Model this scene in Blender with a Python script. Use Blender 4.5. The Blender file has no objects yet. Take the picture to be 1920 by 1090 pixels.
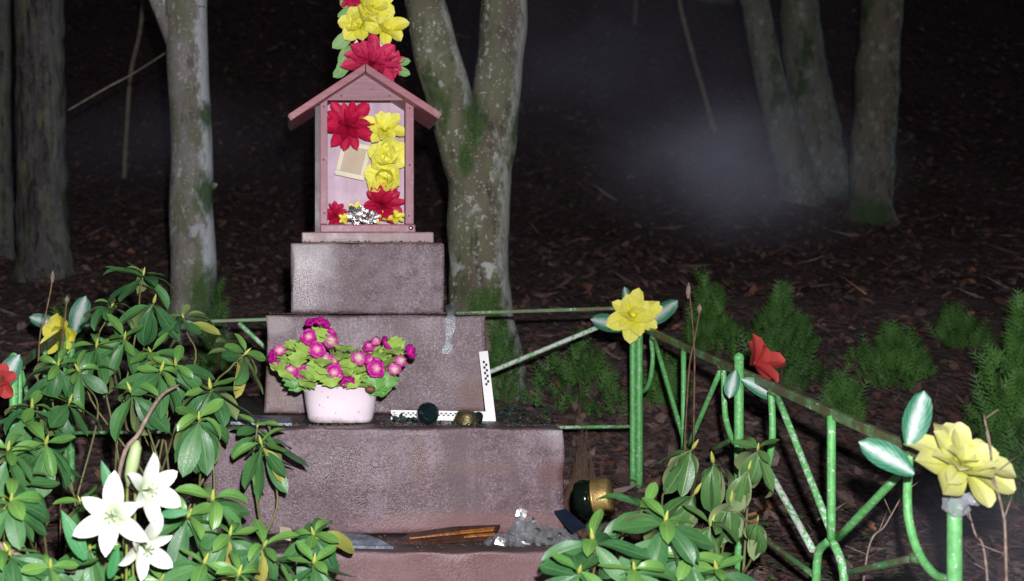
import bpy, math, random
import numpy as np
from mathutils import Vector, Matrix, noise as mnoise

# ------------------------------------------------------------------ camera, sky, lamps, exposure
sc = bpy.context.scene
COL = sc.collection
FPX, CXP, CYP = 2059.0, 540.0, 575.0      # focal length and principal point measured on the photograph
CAMH = 0.90                               # camera height above the front ground

cam_d = bpy.data.cameras.new('camera')
cam_d.sensor_width = 36.0
cam_d.lens = FPX / 1920.0 * 36.0
cam_d.shift_x = (960.0 - CXP) / 1920.0
cam_d.shift_y = (CYP - 545.0) / 1920.0
cam_d.clip_start, cam_d.clip_end = 0.05, 300.0
cam_d.dof.use_dof = True
cam_d.dof.focus_distance = 2.95
cam_d.dof.aperture_fstop = 3.4
cam = bpy.data.objects.new('camera', cam_d)
COL.objects.link(cam)
cam.location = (0, 0, CAMH)
cam.rotation_euler = (math.radians(90), 0, 0)
sc.camera = cam

world = bpy.data.worlds.new('World')
sc.world = world
world.use_nodes = True
wn = world.node_tree
sky = wn.nodes.new('ShaderNodeTexSky')
sky.sky_type = 'NISHITA'
sky.sun_disc = False
sky.sun_elevation = math.radians(-4)
sky.sun_rotation = math.radians(200)
wn.links.new(sky.outputs[0], wn.nodes['Background'].inputs[0])
wn.nodes['Background'].inputs[1].default_value = 0.15

fill_sun_d = bpy.data.lights.new('fill_sun', 'SUN')  # added ambient fill with no visible source, lifts the dark background
fill_sun_d.energy = 0.08
fill_sun_d.angle = math.radians(3)
fill_sun_d.color = (0.85, 0.80, 1.0)
fill_sun = bpy.data.objects.new('fill_sun', fill_sun_d)
COL.objects.link(fill_sun)
fill_sun.rotation_euler = (math.radians(35), math.radians(15), 0)

# the photographer's flash, a hand's width above the lens: the light this night picture was taken by
fl_d = bpy.data.lights.new('camera_flash', 'POINT')
fl_d.energy = 500.0
fl_d.shadow_soft_size = 0.02
fl_d.color = (0.99, 0.955, 1.0)
fl = bpy.data.objects.new('camera_flash', fl_d)
COL.objects.link(fl)
fl.location = (0.06, 0.0, CAMH + 0.15)

sc.view_settings.view_transform = 'Standard'
sc.view_settings.look = 'None'
sc.view_settings.exposure = 0.0
sc.view_settings.gamma = 1.0
sc.view_settings.use_curve_mapping = False
sc.cycles.volume_step_rate = 2.0
sc.cycles.max_bounces = 8
sc.cycles.transparent_max_bounces = 16

# ------------------------------------------------------------------ helpers
PI = math.pi
R = math.radians


def P(px, py, Y):
    """photograph pixel (1920 wide) at distance Y -> world point"""
    return Vector(((px - CXP) * Y / FPX, Y, CAMH - (py - CYP) * Y / FPX))


def S(px, Y):
    return px * Y / FPX


WO = {}   # world origin of every object that carries children


def world_origin(o):
    return WO.get(o.name, Vector((0, 0, 0)))


def tag(o, label=None, cat=None, group=None, kind=None):
    if label:
        o['label'] = label
    if cat:
        o['category'] = cat
    if group:
        o['group'] = group
    if kind:
        o['kind'] = kind
    return o


def thing(name, loc, label, cat, group=None):
    o = bpy.data.objects.new(name, None)
    COL.objects.link(o)
    o.empty_display_size = 0.05
    o.location = loc
    WO[o.name] = Vector(loc)
    return tag(o, label, cat, group)


def put(name, me, parent, M, mat=None):
    """link mesh data as an object; M is its world matrix"""
    o = bpy.data.objects.new(name, me)
    COL.objects.link(o)
    if parent is not None:
        o.parent = parent
        M = Matrix.Translation(-world_origin(parent)) @ M
    o.matrix_local = M
    if mat is not None and not me.materials:
        me.materials.append(mat)
    return o


class MB:
    """collects geometry in world coordinates"""

    def __init__(s):
        s.v, s.f, s.smooth, s.uv, s.col = [], [], [], {}, []

    def quadbox(s, pts):
        """8 points: bottom 4 (ccw) then top 4"""
        b = len(s.v)
        s.v += [Vector(p) for p in pts]
        for q in ((0, 3, 2, 1), (4, 5, 6, 7), (0, 1, 5, 4), (1, 2, 6, 5), (2, 3, 7, 6), (3, 0, 4, 7)):
            s.f.append(tuple(b + i for i in q))
            s.smooth.append(False)
        return s

    def box(s, x0, x1, y0, y1, z0, z1):
        return s.quadbox([(x0, y0, z0), (x1, y0, z0), (x1, y1, z0), (x0, y1, z0),
                          (x0, y0, z1), (x1, y0, z1), (x1, y1, z1), (x0, y1, z1)])

    def bar(s, a, b, w, h, up=(0, 0, 1)):
        a, b = Vector(a), Vector(b)
        d = (b - a).normalized()
        up = Vector(up)
        x = d.cross(up).normalized()
        u = x.cross(d).normalized()
        pts = []
        for p in (a, b):
            pts.append([p - x * w / 2 - u * h / 2, p + x * w / 2 - u * h / 2, p + x * w / 2 + u * h / 2, p - x * w / 2 + u * h / 2])
        return s.quadbox(pts[0] + pts[1])

    def prism(s, poly, d):
        """polygon (list of points) extruded by vector d"""
        d = Vector(d)
        b = len(s.v)
        n = len(poly)
        s.v += [Vector(p) for p in poly] + [Vector(p) + d for p in poly]
        s.f.append(tuple(b + i for i in range(n))); s.smooth.append(False)
        s.f.append(tuple(b + n + i for i in reversed(range(n)))); s.smooth.append(False)
        for i in range(n):
            j = (i + 1) % n
            s.f.append((b + j, b + i, b + n + i, b + n + j)); s.smooth.append(False)
        return s

    def tube(s, pts, rad, n=8, cap=True, jag=0.0, jscale=8.0, seed=0.0, squash=None):
        pts = [Vector(p) for p in pts]
        m = len(pts)
        if not hasattr(rad, '__len__'):
            rad = [rad] * m
        t0 = (pts[1] - pts[0]).normalized()
        ref = Vector((0, 0, 1)) if abs(t0.z) < 0.9 else Vector((1, 0, 0))
        x = t0.cross(ref).normalized()
        b = len(s.v)
        for i, p in enumerate(pts):
            t = (pts[min(i + 1, m - 1)] - pts[max(i - 1, 0)]).normalized()
            x = (x - t * x.dot(t)).normalized()
            y = t.cross(x)
            for k in range(n):
                a = 2 * PI * k / n
                r = rad[i]
                d = x * math.cos(a) + y * math.sin(a)
                if jag:
                    r *= 1 + jag * mnoise.noise((p + d * rad[i]) * jscale + Vector((seed, seed * 2, 0)))
                s.v.append(p + d * r)
        for i in range(m - 1):
            for k in range(n):
                k2 = (k + 1) % n
                s.f.append((b + i * n + k, b + i * n + k2, b + (i + 1) * n + k2, b + (i + 1) * n + k))
                s.smooth.append(True)
        if cap:
            s.f.append(tuple(b + k for k in reversed(range(n)))); s.smooth.append(False)
            s.f.append(tuple(b + (m - 1) * n + k for k in range(n))); s.smooth.append(False)
        return s

    def lathe(s, c, axis, prof, n=20, smooth=True):
        """prof: list of (r, h) along axis from c"""
        axis = Vector(axis).normalized()
        ref = Vector((0, 0, 1)) if abs(axis.z) < 0.9 else Vector((1, 0, 0))
        x = axis.cross(ref).normalized()
        y = axis.cross(x)
        b = len(s.v)
        for r, h in prof:
            for k in range(n):
                a = 2 * PI * k / n
                s.v.append(Vector(c) + axis * h + (x * math.cos(a) + y * math.sin(a)) * r)
        for i in range(len(prof) - 1):
            for k in range(n):
                k2 = (k + 1) % n
                s.f.append((b + i * n + k, b + i * n + k2, b + (i + 1) * n + k2, b + (i + 1) * n + k))
                s.smooth.append(smooth)
        s.f.append(tuple(b + k for k in reversed(range(n)))); s.smooth.append(False)
        e = b + (len(prof) - 1) * n
        s.f.append(tuple(e + k for k in range(n))); s.smooth.append(False)
        return s

    def blob(s, c, rx, ry, rz, nu=14, nv=9, amp=0.25, sc_=6.0, seed=0.0, flat=False):
        b = len(s.v)
        c = Vector(c)
        for j in range(nv + 1):
            th = PI * j / nv
            for i in range(nu):
                ph = 2 * PI * i / nu
                d = Vector((math.sin(th) * math.cos(ph), math.sin(th) * math.sin(ph), math.cos(th)))
                k = 1 + amp * mnoise.noise(d * sc_ * 0.35 + Vector((seed, seed, 0))) + amp * 0.6 * mnoise.noise(d * sc_ + Vector((0, seed, seed)))
                s.v.append(c + Vector((d.x * rx * k, d.y * ry * k, d.z * rz * k)))
        for j in range(nv):
            for i in range(nu):
                i2 = (i + 1) % nu
                s.f.append((b + j * nu + i, b + (j + 1) * nu + i, b + (j + 1) * nu + i2, b + j * nu + i2))
                s.smooth.append(not flat)
        return s

    def mesh(s, name, origin):
        me = bpy.data.meshes.new(name)
        o = Vector(origin)
        me.from_pydata([tuple(v - o) for v in s.v], [], s.f)
        me.polygons.foreach_set('use_smooth', s.smooth)
        me.update()
        return me

    def build(s, name, mat, parent=None, origin=None, bevel=0.0):
        if origin is None:
            origin = world_origin(parent) if parent is not None else (sum(s.v, Vector()) / len(s.v))
        me = s.mesh(name, origin)
        if mat is not None:
            me.materials.append(mat)
        o = bpy.data.objects.new(name, me)
        COL.objects.link(o)
        if parent is not None:
            o.parent = parent
            o.location = Vector(origin) - world_origin(parent)
        else:
            o.location = origin
        WO[o.name] = Vector(origin)
        if bevel:
            md = o.modifiers.new('bevel', 'BEVEL')
            md.width = bevel
            md.segments = 2
            md.limit_method = 'ANGLE'
        return o


def spline(pts, k=6):
    """Catmull-Rom through pts"""
    pts = [Vector(p) for p in pts]
    q = [pts[0] * 2 - pts[1]] + pts + [pts[-1] * 2 - pts[-2]]
    out = []
    for i in range(1, len(q) - 2):
        a, b, c, d = q[i - 1], q[i], q[i + 1], q[i + 2]
        for j in range(k):
            t = j / k
            out.append(0.5 * ((2 * b) + (c - a) * t + (2 * a - 5 * b + 4 * c - d) * t * t + (3 * b - a - 3 * c + d) * t ** 3))
    out.append(pts[-1])
    return out


def lerp_list(vals, m):
    xs = np.linspace(0, 1, len(vals))
    return [float(v) for v in np.interp(np.linspace(0, 1, m), xs, vals)]


# ------------------------------------------------------------------ materials
class NM:
    def __init__(s, name, rough=0.6, spec=0.5):
        s.m = bpy.data.materials.new(name)
        s.m.use_nodes = True
        s.nt = s.m.node_tree
        s.b = s.nt.nodes['Principled BSDF']
        s.b.inputs['Roughness'].default_value = rough
        s.b.inputs['Specular IOR Level'].default_value = spec
        s._tc = None

    def node(s, typ, attrs=None, ins=None):
        n = s.nt.nodes.new(typ)
        for k, v in (attrs or {}).items():
            setattr(n, k, v)
        for k, v in (ins or {}).items():
            s.set(n.inputs[k], v)
        return n

    def set(s, sock, v):
        if isinstance(v, bpy.types.NodeSocket):
            s.nt.links.new(v, sock)
        elif hasattr(v, '__len__') and sock.type == 'RGBA' and len(v) == 3:
            sock.default_value = (*v, 1)
        else:
            sock.default_value = v

    def tc(s, out='Object'):
        if s._tc is None:
            s._tc = s.nt.nodes.new('ShaderNodeTexCoord')
        return s._tc.outputs[out]

    def mapped(s, scale, out='Object', loc=(0, 0, 0)):
        return s.node('ShaderNodeMapping', None, {'Vector': s.tc(out), 'Scale': scale, 'Location': loc}).outputs[0]

    def noise(s, scale, detail=4.0, rough=0.55, vec=None, dist=0.0):
        return s.node('ShaderNodeTexNoise', None, {'Vector': vec if vec is not None else s.tc(), 'Scale': scale, 'Detail': detail, 'Roughness': rough, 'Distortion': dist}).outputs[0]

    def voro(s, scale, vec=None, feature='F1'):
        return s.node('ShaderNodeTexVoronoi', {'feature': feature}, {'Vector': vec if vec is not None else s.tc(), 'Scale': scale})

    def ramp(s, fac, stops, interp='LINEAR'):
        n = s.node('ShaderNodeValToRGB', None, {0: fac})
        cr = n.color_ramp
        cr.interpolation = interp
        while len(cr.elements) < len(stops):
            cr.elements.new(0.5)
        for e, (p, c) in zip(cr.elements, stops):
            e.position = p
            e.color = (c, c, c, 1) if not hasattr(c, '__len__') else (*c, 1)
        return n.outputs[0]

    def mix(s, fac, a, b, blend='MIX'):
        n = s.node('ShaderNodeMix', {'data_type': 'RGBA', 'blend_type': blend})
        s.set(n.inputs[0], fac)
        s.set(n.inputs[6], a)
        s.set(n.inputs[7], b)
        return n.outputs[2]

    def math(s, op, a, b=0.0, clamp=False):
        n = s.node('ShaderNodeMath', {'operation': op, 'use_clamp': clamp})
        s.set(n.inputs[0], a)
        s.set(n.inputs[1], b)
        return n.outputs[0]

    def sep(s, vec):
        return s.node('ShaderNodeSeparateXYZ', None, {0: vec}).outputs

    def dist(s, p, scale=(1, 1, 1)):
        """distance to a point in object space"""
        d = s.node('ShaderNodeVectorMath', {'operation': 'SUBTRACT'}, {0: s.tc(), 1: p}).outputs[0]
        m = s.node('ShaderNodeVectorMath', {'operation': 'MULTIPLY'}, {0: d, 1: scale}).outputs[0]
        return s.node('ShaderNodeVectorMath', {'operation': 'LENGTH'}, {0: m}).outputs['Value']

    def rnd(s):
        return s.node('ShaderNodeObjectInfo').outputs['Random']

    def base(s, c):
        s.set(s.b.inputs['Base Color'], c)

    def rough(s, v):
        s.set(s.b.inputs['Roughness'], v)

    def bump(s, h, strength=0.3, dist=0.01):
        n = s.node('ShaderNodeBump', None, {'Height': h, 'Strength': strength, 'Distance': dist})
        s.nt.links.new(n.outputs[0], s.b.inputs['Normal'])


def simple(name, c, rough=0.6, spec=0.5, metal=0.0, var=0.15, nscale=25.0, bump=0.15):
    k = NM(name, rough, spec)
    n = k.noise(nscale, 5)
    lo = tuple(x * (1 - var) for x in c)
    hi = tuple(min(1, x * (1 + var)) for x in c)
    k.base(k.ramp(n, [(0.3, lo), (0.7, hi)]))
    k.b.inputs['Metallic'].default_value = metal
    k.bump(k.noise(nscale * 4, 4), bump, 0.004)
    return k.m


def mat_stone(name, stains=(), seed=0.0, streak=0.5, wet=0.0, tone=(1, 1, 1), grit=0.60, wetspot=None):
    k = NM(name, 0.45, 0.5)
    o = k.mapped((1, 1, 1), loc=(seed, seed * 0.7, seed * 1.3))
    big = k.noise(5.0, 5, 0.6, o)
    mid = k.noise(24.0, 6, 0.65, o)
    fine = k.noise(185.0, 4, 0.75, o)
    c = k.ramp(big, [(0.32, (0.090, 0.056, 0.060)), (0.46, (0.150, 0.112, 0.124)), (0.66, (0.245, 0.212, 0.240))])
    c = k.mix(k.ramp(mid, [(0.38, 0.85), (0.56, 0.0)]), c, (0.080, 0.048, 0.052))
    c = k.mix(k.ramp(fine, [(0.53, 0.0), (0.66, 0.75)]), c, (0.37, 0.335, 0.375))
    c = k.mix(k.ramp(fine, [(0.36, 0.85), (0.47, 0.0)]), c, (0.055, 0.034, 0.037))
    # vertical run-off streaks
    c = k.mix(1.0, c, tone, 'MULTIPLY')
    st = k.noise(13.0, 5, 0.6, k.mapped((1.0, 1.0, 0.06), loc=(seed * 3, 0, 0)))
    c = k.mix(k.math('MULTIPLY', k.ramp(st, [(0.50, 0.0), (0.62, 1.0)]), streak), c, (0.072, 0.042, 0.044))
    for (p, scl, col, amt) in stains:
        d = k.math('ADD', k.dist(p, scl), k.math('MULTIPLY', k.math('SUBTRACT', mid, 0.5), 0.8))
        c = k.mix(k.ramp(d, [(0.45, amt), (1.0, 0.0)]), c, col)
    k.base(c)
    k.rough(k.ramp(k.noise(6.0, 5, 0.65, o), [(0.40, 0.33 - wet), (0.56, 0.56 - wet)]))
    if wetspot:
        dw = k.math('ADD', k.dist(*wetspot), k.math('MULTIPLY', k.math('SUBTRACT', mid, 0.5), 1.4))
        k.rough(k.ramp(dw, [(0.3, 0.22), (1.1, 0.56)]))
    nz = k.sep(k.tc('Normal'))[2]
    dirt = k.ramp(k.math('ADD', nz, k.math('MULTIPLY', k.math('SUBTRACT', mid, 0.5), 0.5)), [(0.55, 0.0), (0.85, 0.85)])
    k.base(k.mix(dirt, c, (0.055, 0.045, 0.045)))
    k.bump(k.math('ADD', fine, k.math('MULTIPLY', mid, 0.10)), grit, 0.0026)
    return k.m


def mat_wood_paint(name, c, worn=(0.30, 0.22, 0.22), wear=0.5, axis=2, rough=0.5, seed=0.0):
    k = NM(name, rough, 0.5)
    scl = [30, 30, 30]
    scl[axis] = 2.0
    g = k.noise(1.6, 6, 0.6, k.mapped(tuple(scl), loc=(seed, seed, seed)))
    w = k.noise(14.0, 7, 0.7)
    col = k.ramp(g, [(0.25, tuple(x * 0.78 for x in c)), (0.75, tuple(min(1, x * 1.15) for x in c))])
    col = k.mix(k.math('MULTIPLY', k.ramp(w, [(0.55, 0.0), (0.72, 1.0)]), wear), col, worn)
    col = k.mix(k.ramp(w, [(0.24, 0.7), (0.36, 0.0)]), col, tuple(x * 0.4 for x in c))
    k.base(col)
    k.rough(k.ramp(w, [(0.3, 0.34), (0.7, 0.6)]))
    k.bump(g, 0.35, 0.003)
    return k.m


def mat_leaf(name, c1, c2, back, rib=(0.20, 0.30, 0.10), rough=0.32, vein=0.5, spots=0.35):
    k = NM(name, rough, 0.55)
    uv = k.sep(k.tc('UV'))
    au = k.math('ABSOLUTE', k.math('SUBTRACT', uv[0], 0.5))
    col = k.mix(k.rnd(), c1, c2)
    col = k.mix(k.ramp(k.noise(6.0, 3, 0.5, k.tc('UV')), [(0.3, 0.0), (0.7, 0.35)]), col, tuple(x * 1.5 for x in c2))
    w = k.math('SINE', k.math('SUBTRACT', k.math('MULTIPLY', uv[1], 62.0), k.math('MULTIPLY', au, 40.0)))
    col = k.mix(k.math('MULTIPLY', k.ramp(w, [(0.75, 0.0), (1.0, 1.0)]), 0.10 * vein), col, rib)
    col = k.mix(k.ramp(au, [(0.012, 0.75), (0.035, 0.0)]), col, rib)
    col = k.mix(k.ramp(k.noise(9.0, 2, 0.5, k.node('ShaderNodeVectorMath', {'operation': 'ADD'}, {0: k.tc('UV'), 1: k.node('ShaderNodeObjectInfo').outputs['Location']}).outputs[0]), [(0.70, 0.0), (0.76, spots)]), col, (0.16, 0.10, 0.03))
    bf = k.node('ShaderNodeNewGeometry').outputs['Backfacing']
    col = k.mix(bf, col, back)
    k.base(col)
    k.rough(k.ramp(k.noise(30, 3), [(0.3, rough - 0.06), (0.7, rough + 0.14)]))
    k.bump(k.math('SUBTRACT', k.math('MULTIPLY', w, 0.05), k.ramp(au, [(0.0, 1.0), (0.05, 0.0)])), 0.25, 0.002)
    return k.m


def mat_petal(name, c_in, c_out, rib=None, rough=0.5, edge=0.25):
    k = NM(name, rough, 0.35)
    uv = k.sep(k.tc('UV'))
    n = k.noise(3.0, 3, 0.5, k.node('ShaderNodeVectorMath', {'operation': 'ADD'}, {0: k.tc('UV'), 1: k.node('ShaderNodeObjectInfo').outputs['Location']}).outputs[0])
    t = k.math('ADD', uv[1], k.math('MULTIPLY', k.math('SUBTRACT', n, 0.5), 0.7))
    col = k.ramp(t, [(0.15, c_in), (0.95, c_out)])
    if rib:
        au = k.math('ABSOLUTE', k.math('SUBTRACT', uv[0], 0.5))
        col = k.mix(k.ramp(au, [(0.02, 0.55), (0.06, 0.0)]), col, rib)
        st = k.math('SINE', k.math('MULTIPLY', uv[0], 70.0))
        col = k.mix(k.ramp(st, [(0.6, 0.0), (1.0, 0.25)]), col, rib)
    col = k.mix(k.math('MULTIPLY', k.rnd(), edge), col, tuple(x * 0.6 for x in c_in))
    k.base(col)
    k.bump(k.noise(5, 3, 0.5, k.mapped((8, 1, 1), 'UV')), 0.35, 0.003)
    return k.m


def mat_fence(name, green=(0.145, 0.50, 0.145), chip=0.5, rust=0.5, moss=0.0, zs=1.0):
    k = NM(name, 0.42, 0.5)
    n = k.noise(85.0, 5, 0.7, k.mapped((1, 1, zs)))
    n2 = k.noise(55.0, 6, 0.75, k.mapped((1, 1, 1), loc=(5, 3, 1)))
    c = k.ramp(k.noise(60, 3), [(0.3, tuple(x * 0.72 for x in green)), (0.7, tuple(x * 1.1 for x in green))])
    c = k.mix(k.ramp(n, [(0.66 - 0.16 * chip, 0.0), (0.70 - 0.15 * chip, 1.0)]), c, (0.62, 0.66, 0.62))
    c = k.mix(k.ramp(n2, [(0.72 - 0.14 * rust, 0.0), (0.76 - 0.13 * rust, 1.0)]), c, (0.13, 0.055, 0.03))
    if moss:
        c = k.mix(k.ramp(k.noise(15, 5, 0.6), [(0.5 - moss * 0.3, 0.0), (0.62 - moss * 0.2, 0.9)]), c, (0.115, 0.10, 0.05))
    k.base(c)
    k.bump(k.math('ADD', n, n2), 0.4, 0.003)
    return k.m


def mat_bark(name, c1, c2, lichen=(0.42, 0.46, 0.44), spot=0.5, side=0.6, moss_pts=(), furrow=False, mossiness=0.0, dark=1.0, vs=34.0):
    k = NM(name, 0.8, 0.3)
    o = k.tc()
    big = k.noise(6.0, 5, 0.6, k.mapped((1, 1, 0.45)))
    mid = k.noise(30.0, 5, 0.65, k.mapped((1, 1, 0.6)))
    fine = k.noise(110.0, 3, 0.6)
    c = k.ramp(big, [(0.32, c1), (0.68, c2)])
    c = k.mix(k.ramp(k.noise(9.0, 4, 0.6, k.mapped((1, 1, 0.5), loc=(3, 1, 7))), [(0.48, 0.0), (0.60, 0.8)]), c, (0.15 * dark, 0.165 * dark, 0.085 * dark))
    c = k.mix(k.ramp(k.noise(16.0, 5, 0.65, k.mapped((1, 1, 0.35), loc=(1, 6, 2))), [(0.34, 0.75), (0.46, 0.0)]), c, tuple(x * 0.38 for x in c1))
    if furrow:
        fz = k.noise(38.0, 5, 0.7, k.mapped((1, 1, 0.10)))
        c = k.mix(k.ramp(fz, [(0.36, 1.0), (0.52, 0.0)]), c, tuple(x * 0.25 for x in c1))
        hgt = fz
    else:
        hgt = mid
    # lichen colour on the side facing +x, and lichen in round spots
    nx = k.sep(k.tc('Normal'))[0]
    sd = k.math('ADD', k.math('MULTIPLY', nx, 0.75), k.math('MULTIPLY', k.math('SUBTRACT', mid, 0.5), 1.1))
    c = k.mix(k.math('MULTIPLY', k.ramp(sd, [(0.30, 0.0), (0.55, 1.0)]), side), c, lichen)
    v = k.voro(vs, k.node('ShaderNodeVectorMath', {'operation': 'ADD'}, {0: k.mapped((1, 1, 0.75)), 1: k.node('ShaderNodeVectorMath', {'operation': 'SCALE'}, {0: k.node('ShaderNodeTexNoise', None, {'Vector': o, 'Scale': 30.0}).outputs['Color'], 'Scale': 0.05}).outputs[0]}).outputs[0])
    keep = k.math('MULTIPLY', k.ramp(k.sep(v.outputs['Color'])[0], [(0.30, 0.0), (0.36, 1.0)]), k.ramp(big, [(0.40, 0.25), (0.55, 1.0)]))
    sp = k.math('MULTIPLY', k.ramp(k.math('ADD', v.outputs['Distance'], k.math('MULTIPLY', k.sep(v.outputs['Color'])[2], 0.24)), [(0.27, 1.0), (0.44, 0.0)]), keep)
    v2 = k.voro(vs * 2.1, k.mapped((1, 1, 0.9), loc=(4, 4, 4)))
    sp2 = k.math('MULTIPLY', k.ramp(v2.outputs['Distance'], [(0.18, 0.7), (0.32, 0.0)]), k.ramp(k.sep(v2.outputs['Color'])[1], [(0.55, 0.0), (0.60, 1.0)]))
    sp = k.math('MAXIMUM', sp, sp2)
    c = k.mix(k.math('MULTIPLY', sp, spot), c, lichen)
    pt = k.noise(7.5, 5, 0.62, k.mapped((1, 1, 0.8), loc=(9, 2, 4)), 0.5)
    c = k.mix(k.math('MULTIPLY', k.ramp(pt, [(0.60, 0.0), (0.66, 0.9)]), spot), c, lichen)
    if mossiness:
        c = k.mix(k.ramp(k.noise(5.0, 5, 0.6, k.mapped((1, 1, 0.6), loc=(2, 8, 1))), [(0.60 - mossiness * 0.2, 0.0), (0.68 - mossiness * 0.15, 0.9)]), c, (0.045, 0.085, 0.02))
    for p, scl in moss_pts:
        d = k.math('ADD', k.dist(p, scl), k.math('MULTIPLY', k.math('SUBTRACT', mid, 0.5), 1.0))
        c = k.mix(k.ramp(d, [(0.45, 0.9), (1.1, 0.0)]), c, k.ramp(fine, [(0.35, (0.018, 0.05, 0.008)), (0.7, (0.06, 0.15, 0.02))]))
    k.base(c)
    k.bump(k.math('ADD', hgt, k.math('MULTIPLY', fine, 0.4)), 0.8 if furrow else 0.6, 0.02 if furrow else 0.012)
    return k.m


def mat_glass(name, c, rough=0.06, alpha=0.25):
    k = NM(name, rough, 0.7)
    k.base(k.ramp(k.noise(30, 4), [(0.3, tuple(x * 0.6 for x in c)), (0.7, c)]))
    k.b.inputs['Transmission Weight'].default_value = 1 - alpha
    k.b.inputs['IOR'].default_value = 1.45
    k.bump(k.noise(40, 3), 0.08, 0.004)
    return k.m


def mat_film(name, c=(0.75, 0.78, 0.8), clear=0.7, rough=0.12):
    """thin clear plastic film"""
    k = NM(name, rough, 0.8)
    k.base(c)
    k.bump(k.noise(60, 4, 0.6), 0.7, 0.01)
    k.b.inputs['Alpha'].default_value = 1.0
    tr = k.node('ShaderNodeBsdfTransparent')
    mx = k.node('ShaderNodeMixShader')
    k.set(mx.inputs[0], k.ramp(k.noise(35, 4, 0.7), [(0.35, clear), (0.7, clear * 0.45)]))
    k.nt.links.new(k.b.outputs[0], mx.inputs[1])
    k.nt.links.new(tr.outputs[0], mx.inputs[2])
    k.nt.links.new(mx.outputs[0], k.nt.nodes['Material Output'].inputs['Surface'])
    return k.m


M = {}
M['house'] = mat_wood_paint('pink house paint', (0.29, 0.118, 0.145), worn=(0.46, 0.38, 0.40), wear=0.85, axis=2)
M['gable'] = mat_wood_paint('pink gable paint', (0.25, 0.118, 0.145), worn=(0.36, 0.26, 0.28), wear=0.55, axis=0, seed=2)
M['panel'] = mat_wood_paint('pale mauve panel paint', (0.50, 0.345, 0.435), worn=(0.62, 0.52, 0.58), wear=0.7, axis=2, seed=4)
M['roof'] = mat_wood_paint('red roof paint', (0.30, 0.105, 0.125), worn=(0.42, 0.27, 0.29), wear=0.7, axis=0, rough=0.4, seed=1)
M['roof_end'] = mat_wood_paint('weathered board', (0.24, 0.155, 0.155), worn=(0.42, 0.35, 0.35), wear=0.9, axis=0, seed=6)
M['shaded_side'] = mat_wood_paint('shade coloured house side', (0.07, 0.05, 0.055), worn=(0.12, 0.09, 0.1), wear=0.4, axis=2, seed=7)  # the unlit flank: its shade is put into the paint colour
M['yellow'] = mat_petal('yellow cloth petal', (0.80, 0.76, 0.008), (0.88, 0.87, 0.20), rib=(0.56, 0.50, 0.01), rough=0.5, edge=0.2)
M['yellow2'] = mat_petal('pale yellow cloth petal', (0.46, 0.48, 0.04), (0.64, 0.65, 0.30), rib=(0.34, 0.34, 0.05), rough=0.6, edge=0.25)
M['red'] = mat_petal('crimson cloth petal', (0.36, 0.003, 0.022), (0.66, 0.012, 0.085), rib=(0.20, 0.001, 0.015), rough=0.5, edge=0.4)
M['rose'] = mat_petal('rose red cloth petal', (0.46, 0.006, 0.045), (0.72, 0.045, 0.14), rib=(0.28, 0.004, 0.03), rough=0.5, edge=0.3)
M['fadered'] = mat_petal('faded red cloth petal', (0.36, 0.022, 0.022), (0.52, 0.07, 0.06), rib=(0.2, 0.012, 0.014), rough=0.6, edge=0.3)
M['lily'] = mat_petal('white lily petal', (0.42, 0.52, 0.32), (0.80, 0.80, 0.80), rib=(0.60, 0.62, 0.56), rough=0.4, edge=0.0)
M['lilybud'] = mat_petal('lily bud', (0.30, 0.40, 0.18), (0.66, 0.70, 0.60), rough=0.4, edge=0.0)
M['stamen'] = simple('pale green stamen', (0.30, 0.36, 0.22))
M['magenta'] = mat_petal('magenta petal', (0.42, 0.008, 0.22), (0.50, 0.008, 0.26), rough=0.45, edge=0.35)
def mat_heart(name, pale, rim):
    k = NM(name, 0.6, 0.3)
    xy = k.dist((0, 0, 0), (1, 1, 0))
    t = k.math('ADD', xy, k.math('MULTIPLY', k.math('SUBTRACT', k.noise(5.0, 4, 0.7), 0.5), 0.9))
    k.base(k.ramp(t, [(0.05, (0.60, 0.52, 0.24)), (0.16, pale), (0.50, rim)]))
    k.bump(k.noise(9.0, 4, 0.7), 0.5, 0.004)
    return k.m


M['pinkheart'] = mat_heart('pink flower heart', (0.62, 0.26, 0.36), (0.46, 0.02, 0.25))
M['paleheart'] = mat_heart('cream pink flower heart', (0.60, 0.42, 0.44), (0.52, 0.15, 0.30))
M['brownbloom'] = simple('withered flower', (0.15, 0.06, 0.035))
M['lobed'] = mat_leaf('primrose leaf', (0.30, 0.44, 0.075), (0.19, 0.34, 0.06), (0.25, 0.36, 0.12), rib=(0.40, 0.50, 0.16), rough=0.55, spots=0.0)
M['lobed2'] = mat_leaf('dark primrose leaf', (0.05, 0.18, 0.03), (0.09, 0.25, 0.04), (0.12, 0.22, 0.06), rib=(0.2, 0.35, 0.1), rough=0.5, spots=0.0)
M['rhodo'] = mat_leaf('rhododendron leaf', (0.018, 0.085, 0.028), (0.056, 0.168, 0.046), (0.15, 0.21, 0.075), rib=(0.13, 0.22, 0.07), rough=0.46)
M['young'] = mat_leaf('young rhododendron leaf', (0.062, 0.185, 0.040), (0.11, 0.245, 0.050), (0.20, 0.27, 0.09), rib=(0.26, 0.36, 0.10), rough=0.34, spots=0.1)
M['droopy'] = mat_leaf('wilted rhododendron leaf', (0.045, 0.13, 0.035), (0.08, 0.18, 0.05), (0.22, 0.29, 0.13), rib=(0.24, 0.33, 0.13), rough=0.42)
M['sickleaf'] = mat_leaf('yellowed leaf', (0.30, 0.20, 0.05), (0.26, 0.30, 0.06), (0.25, 0.2, 0.1), rough=0.5)
M['stem'] = simple('green stem', (0.19, 0.24, 0.05), 0.5, nscale=60)
M['bushstem'] = simple('brown green bush stem', (0.13, 0.135, 0.045), 0.6, nscale=30, var=0.4)
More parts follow.
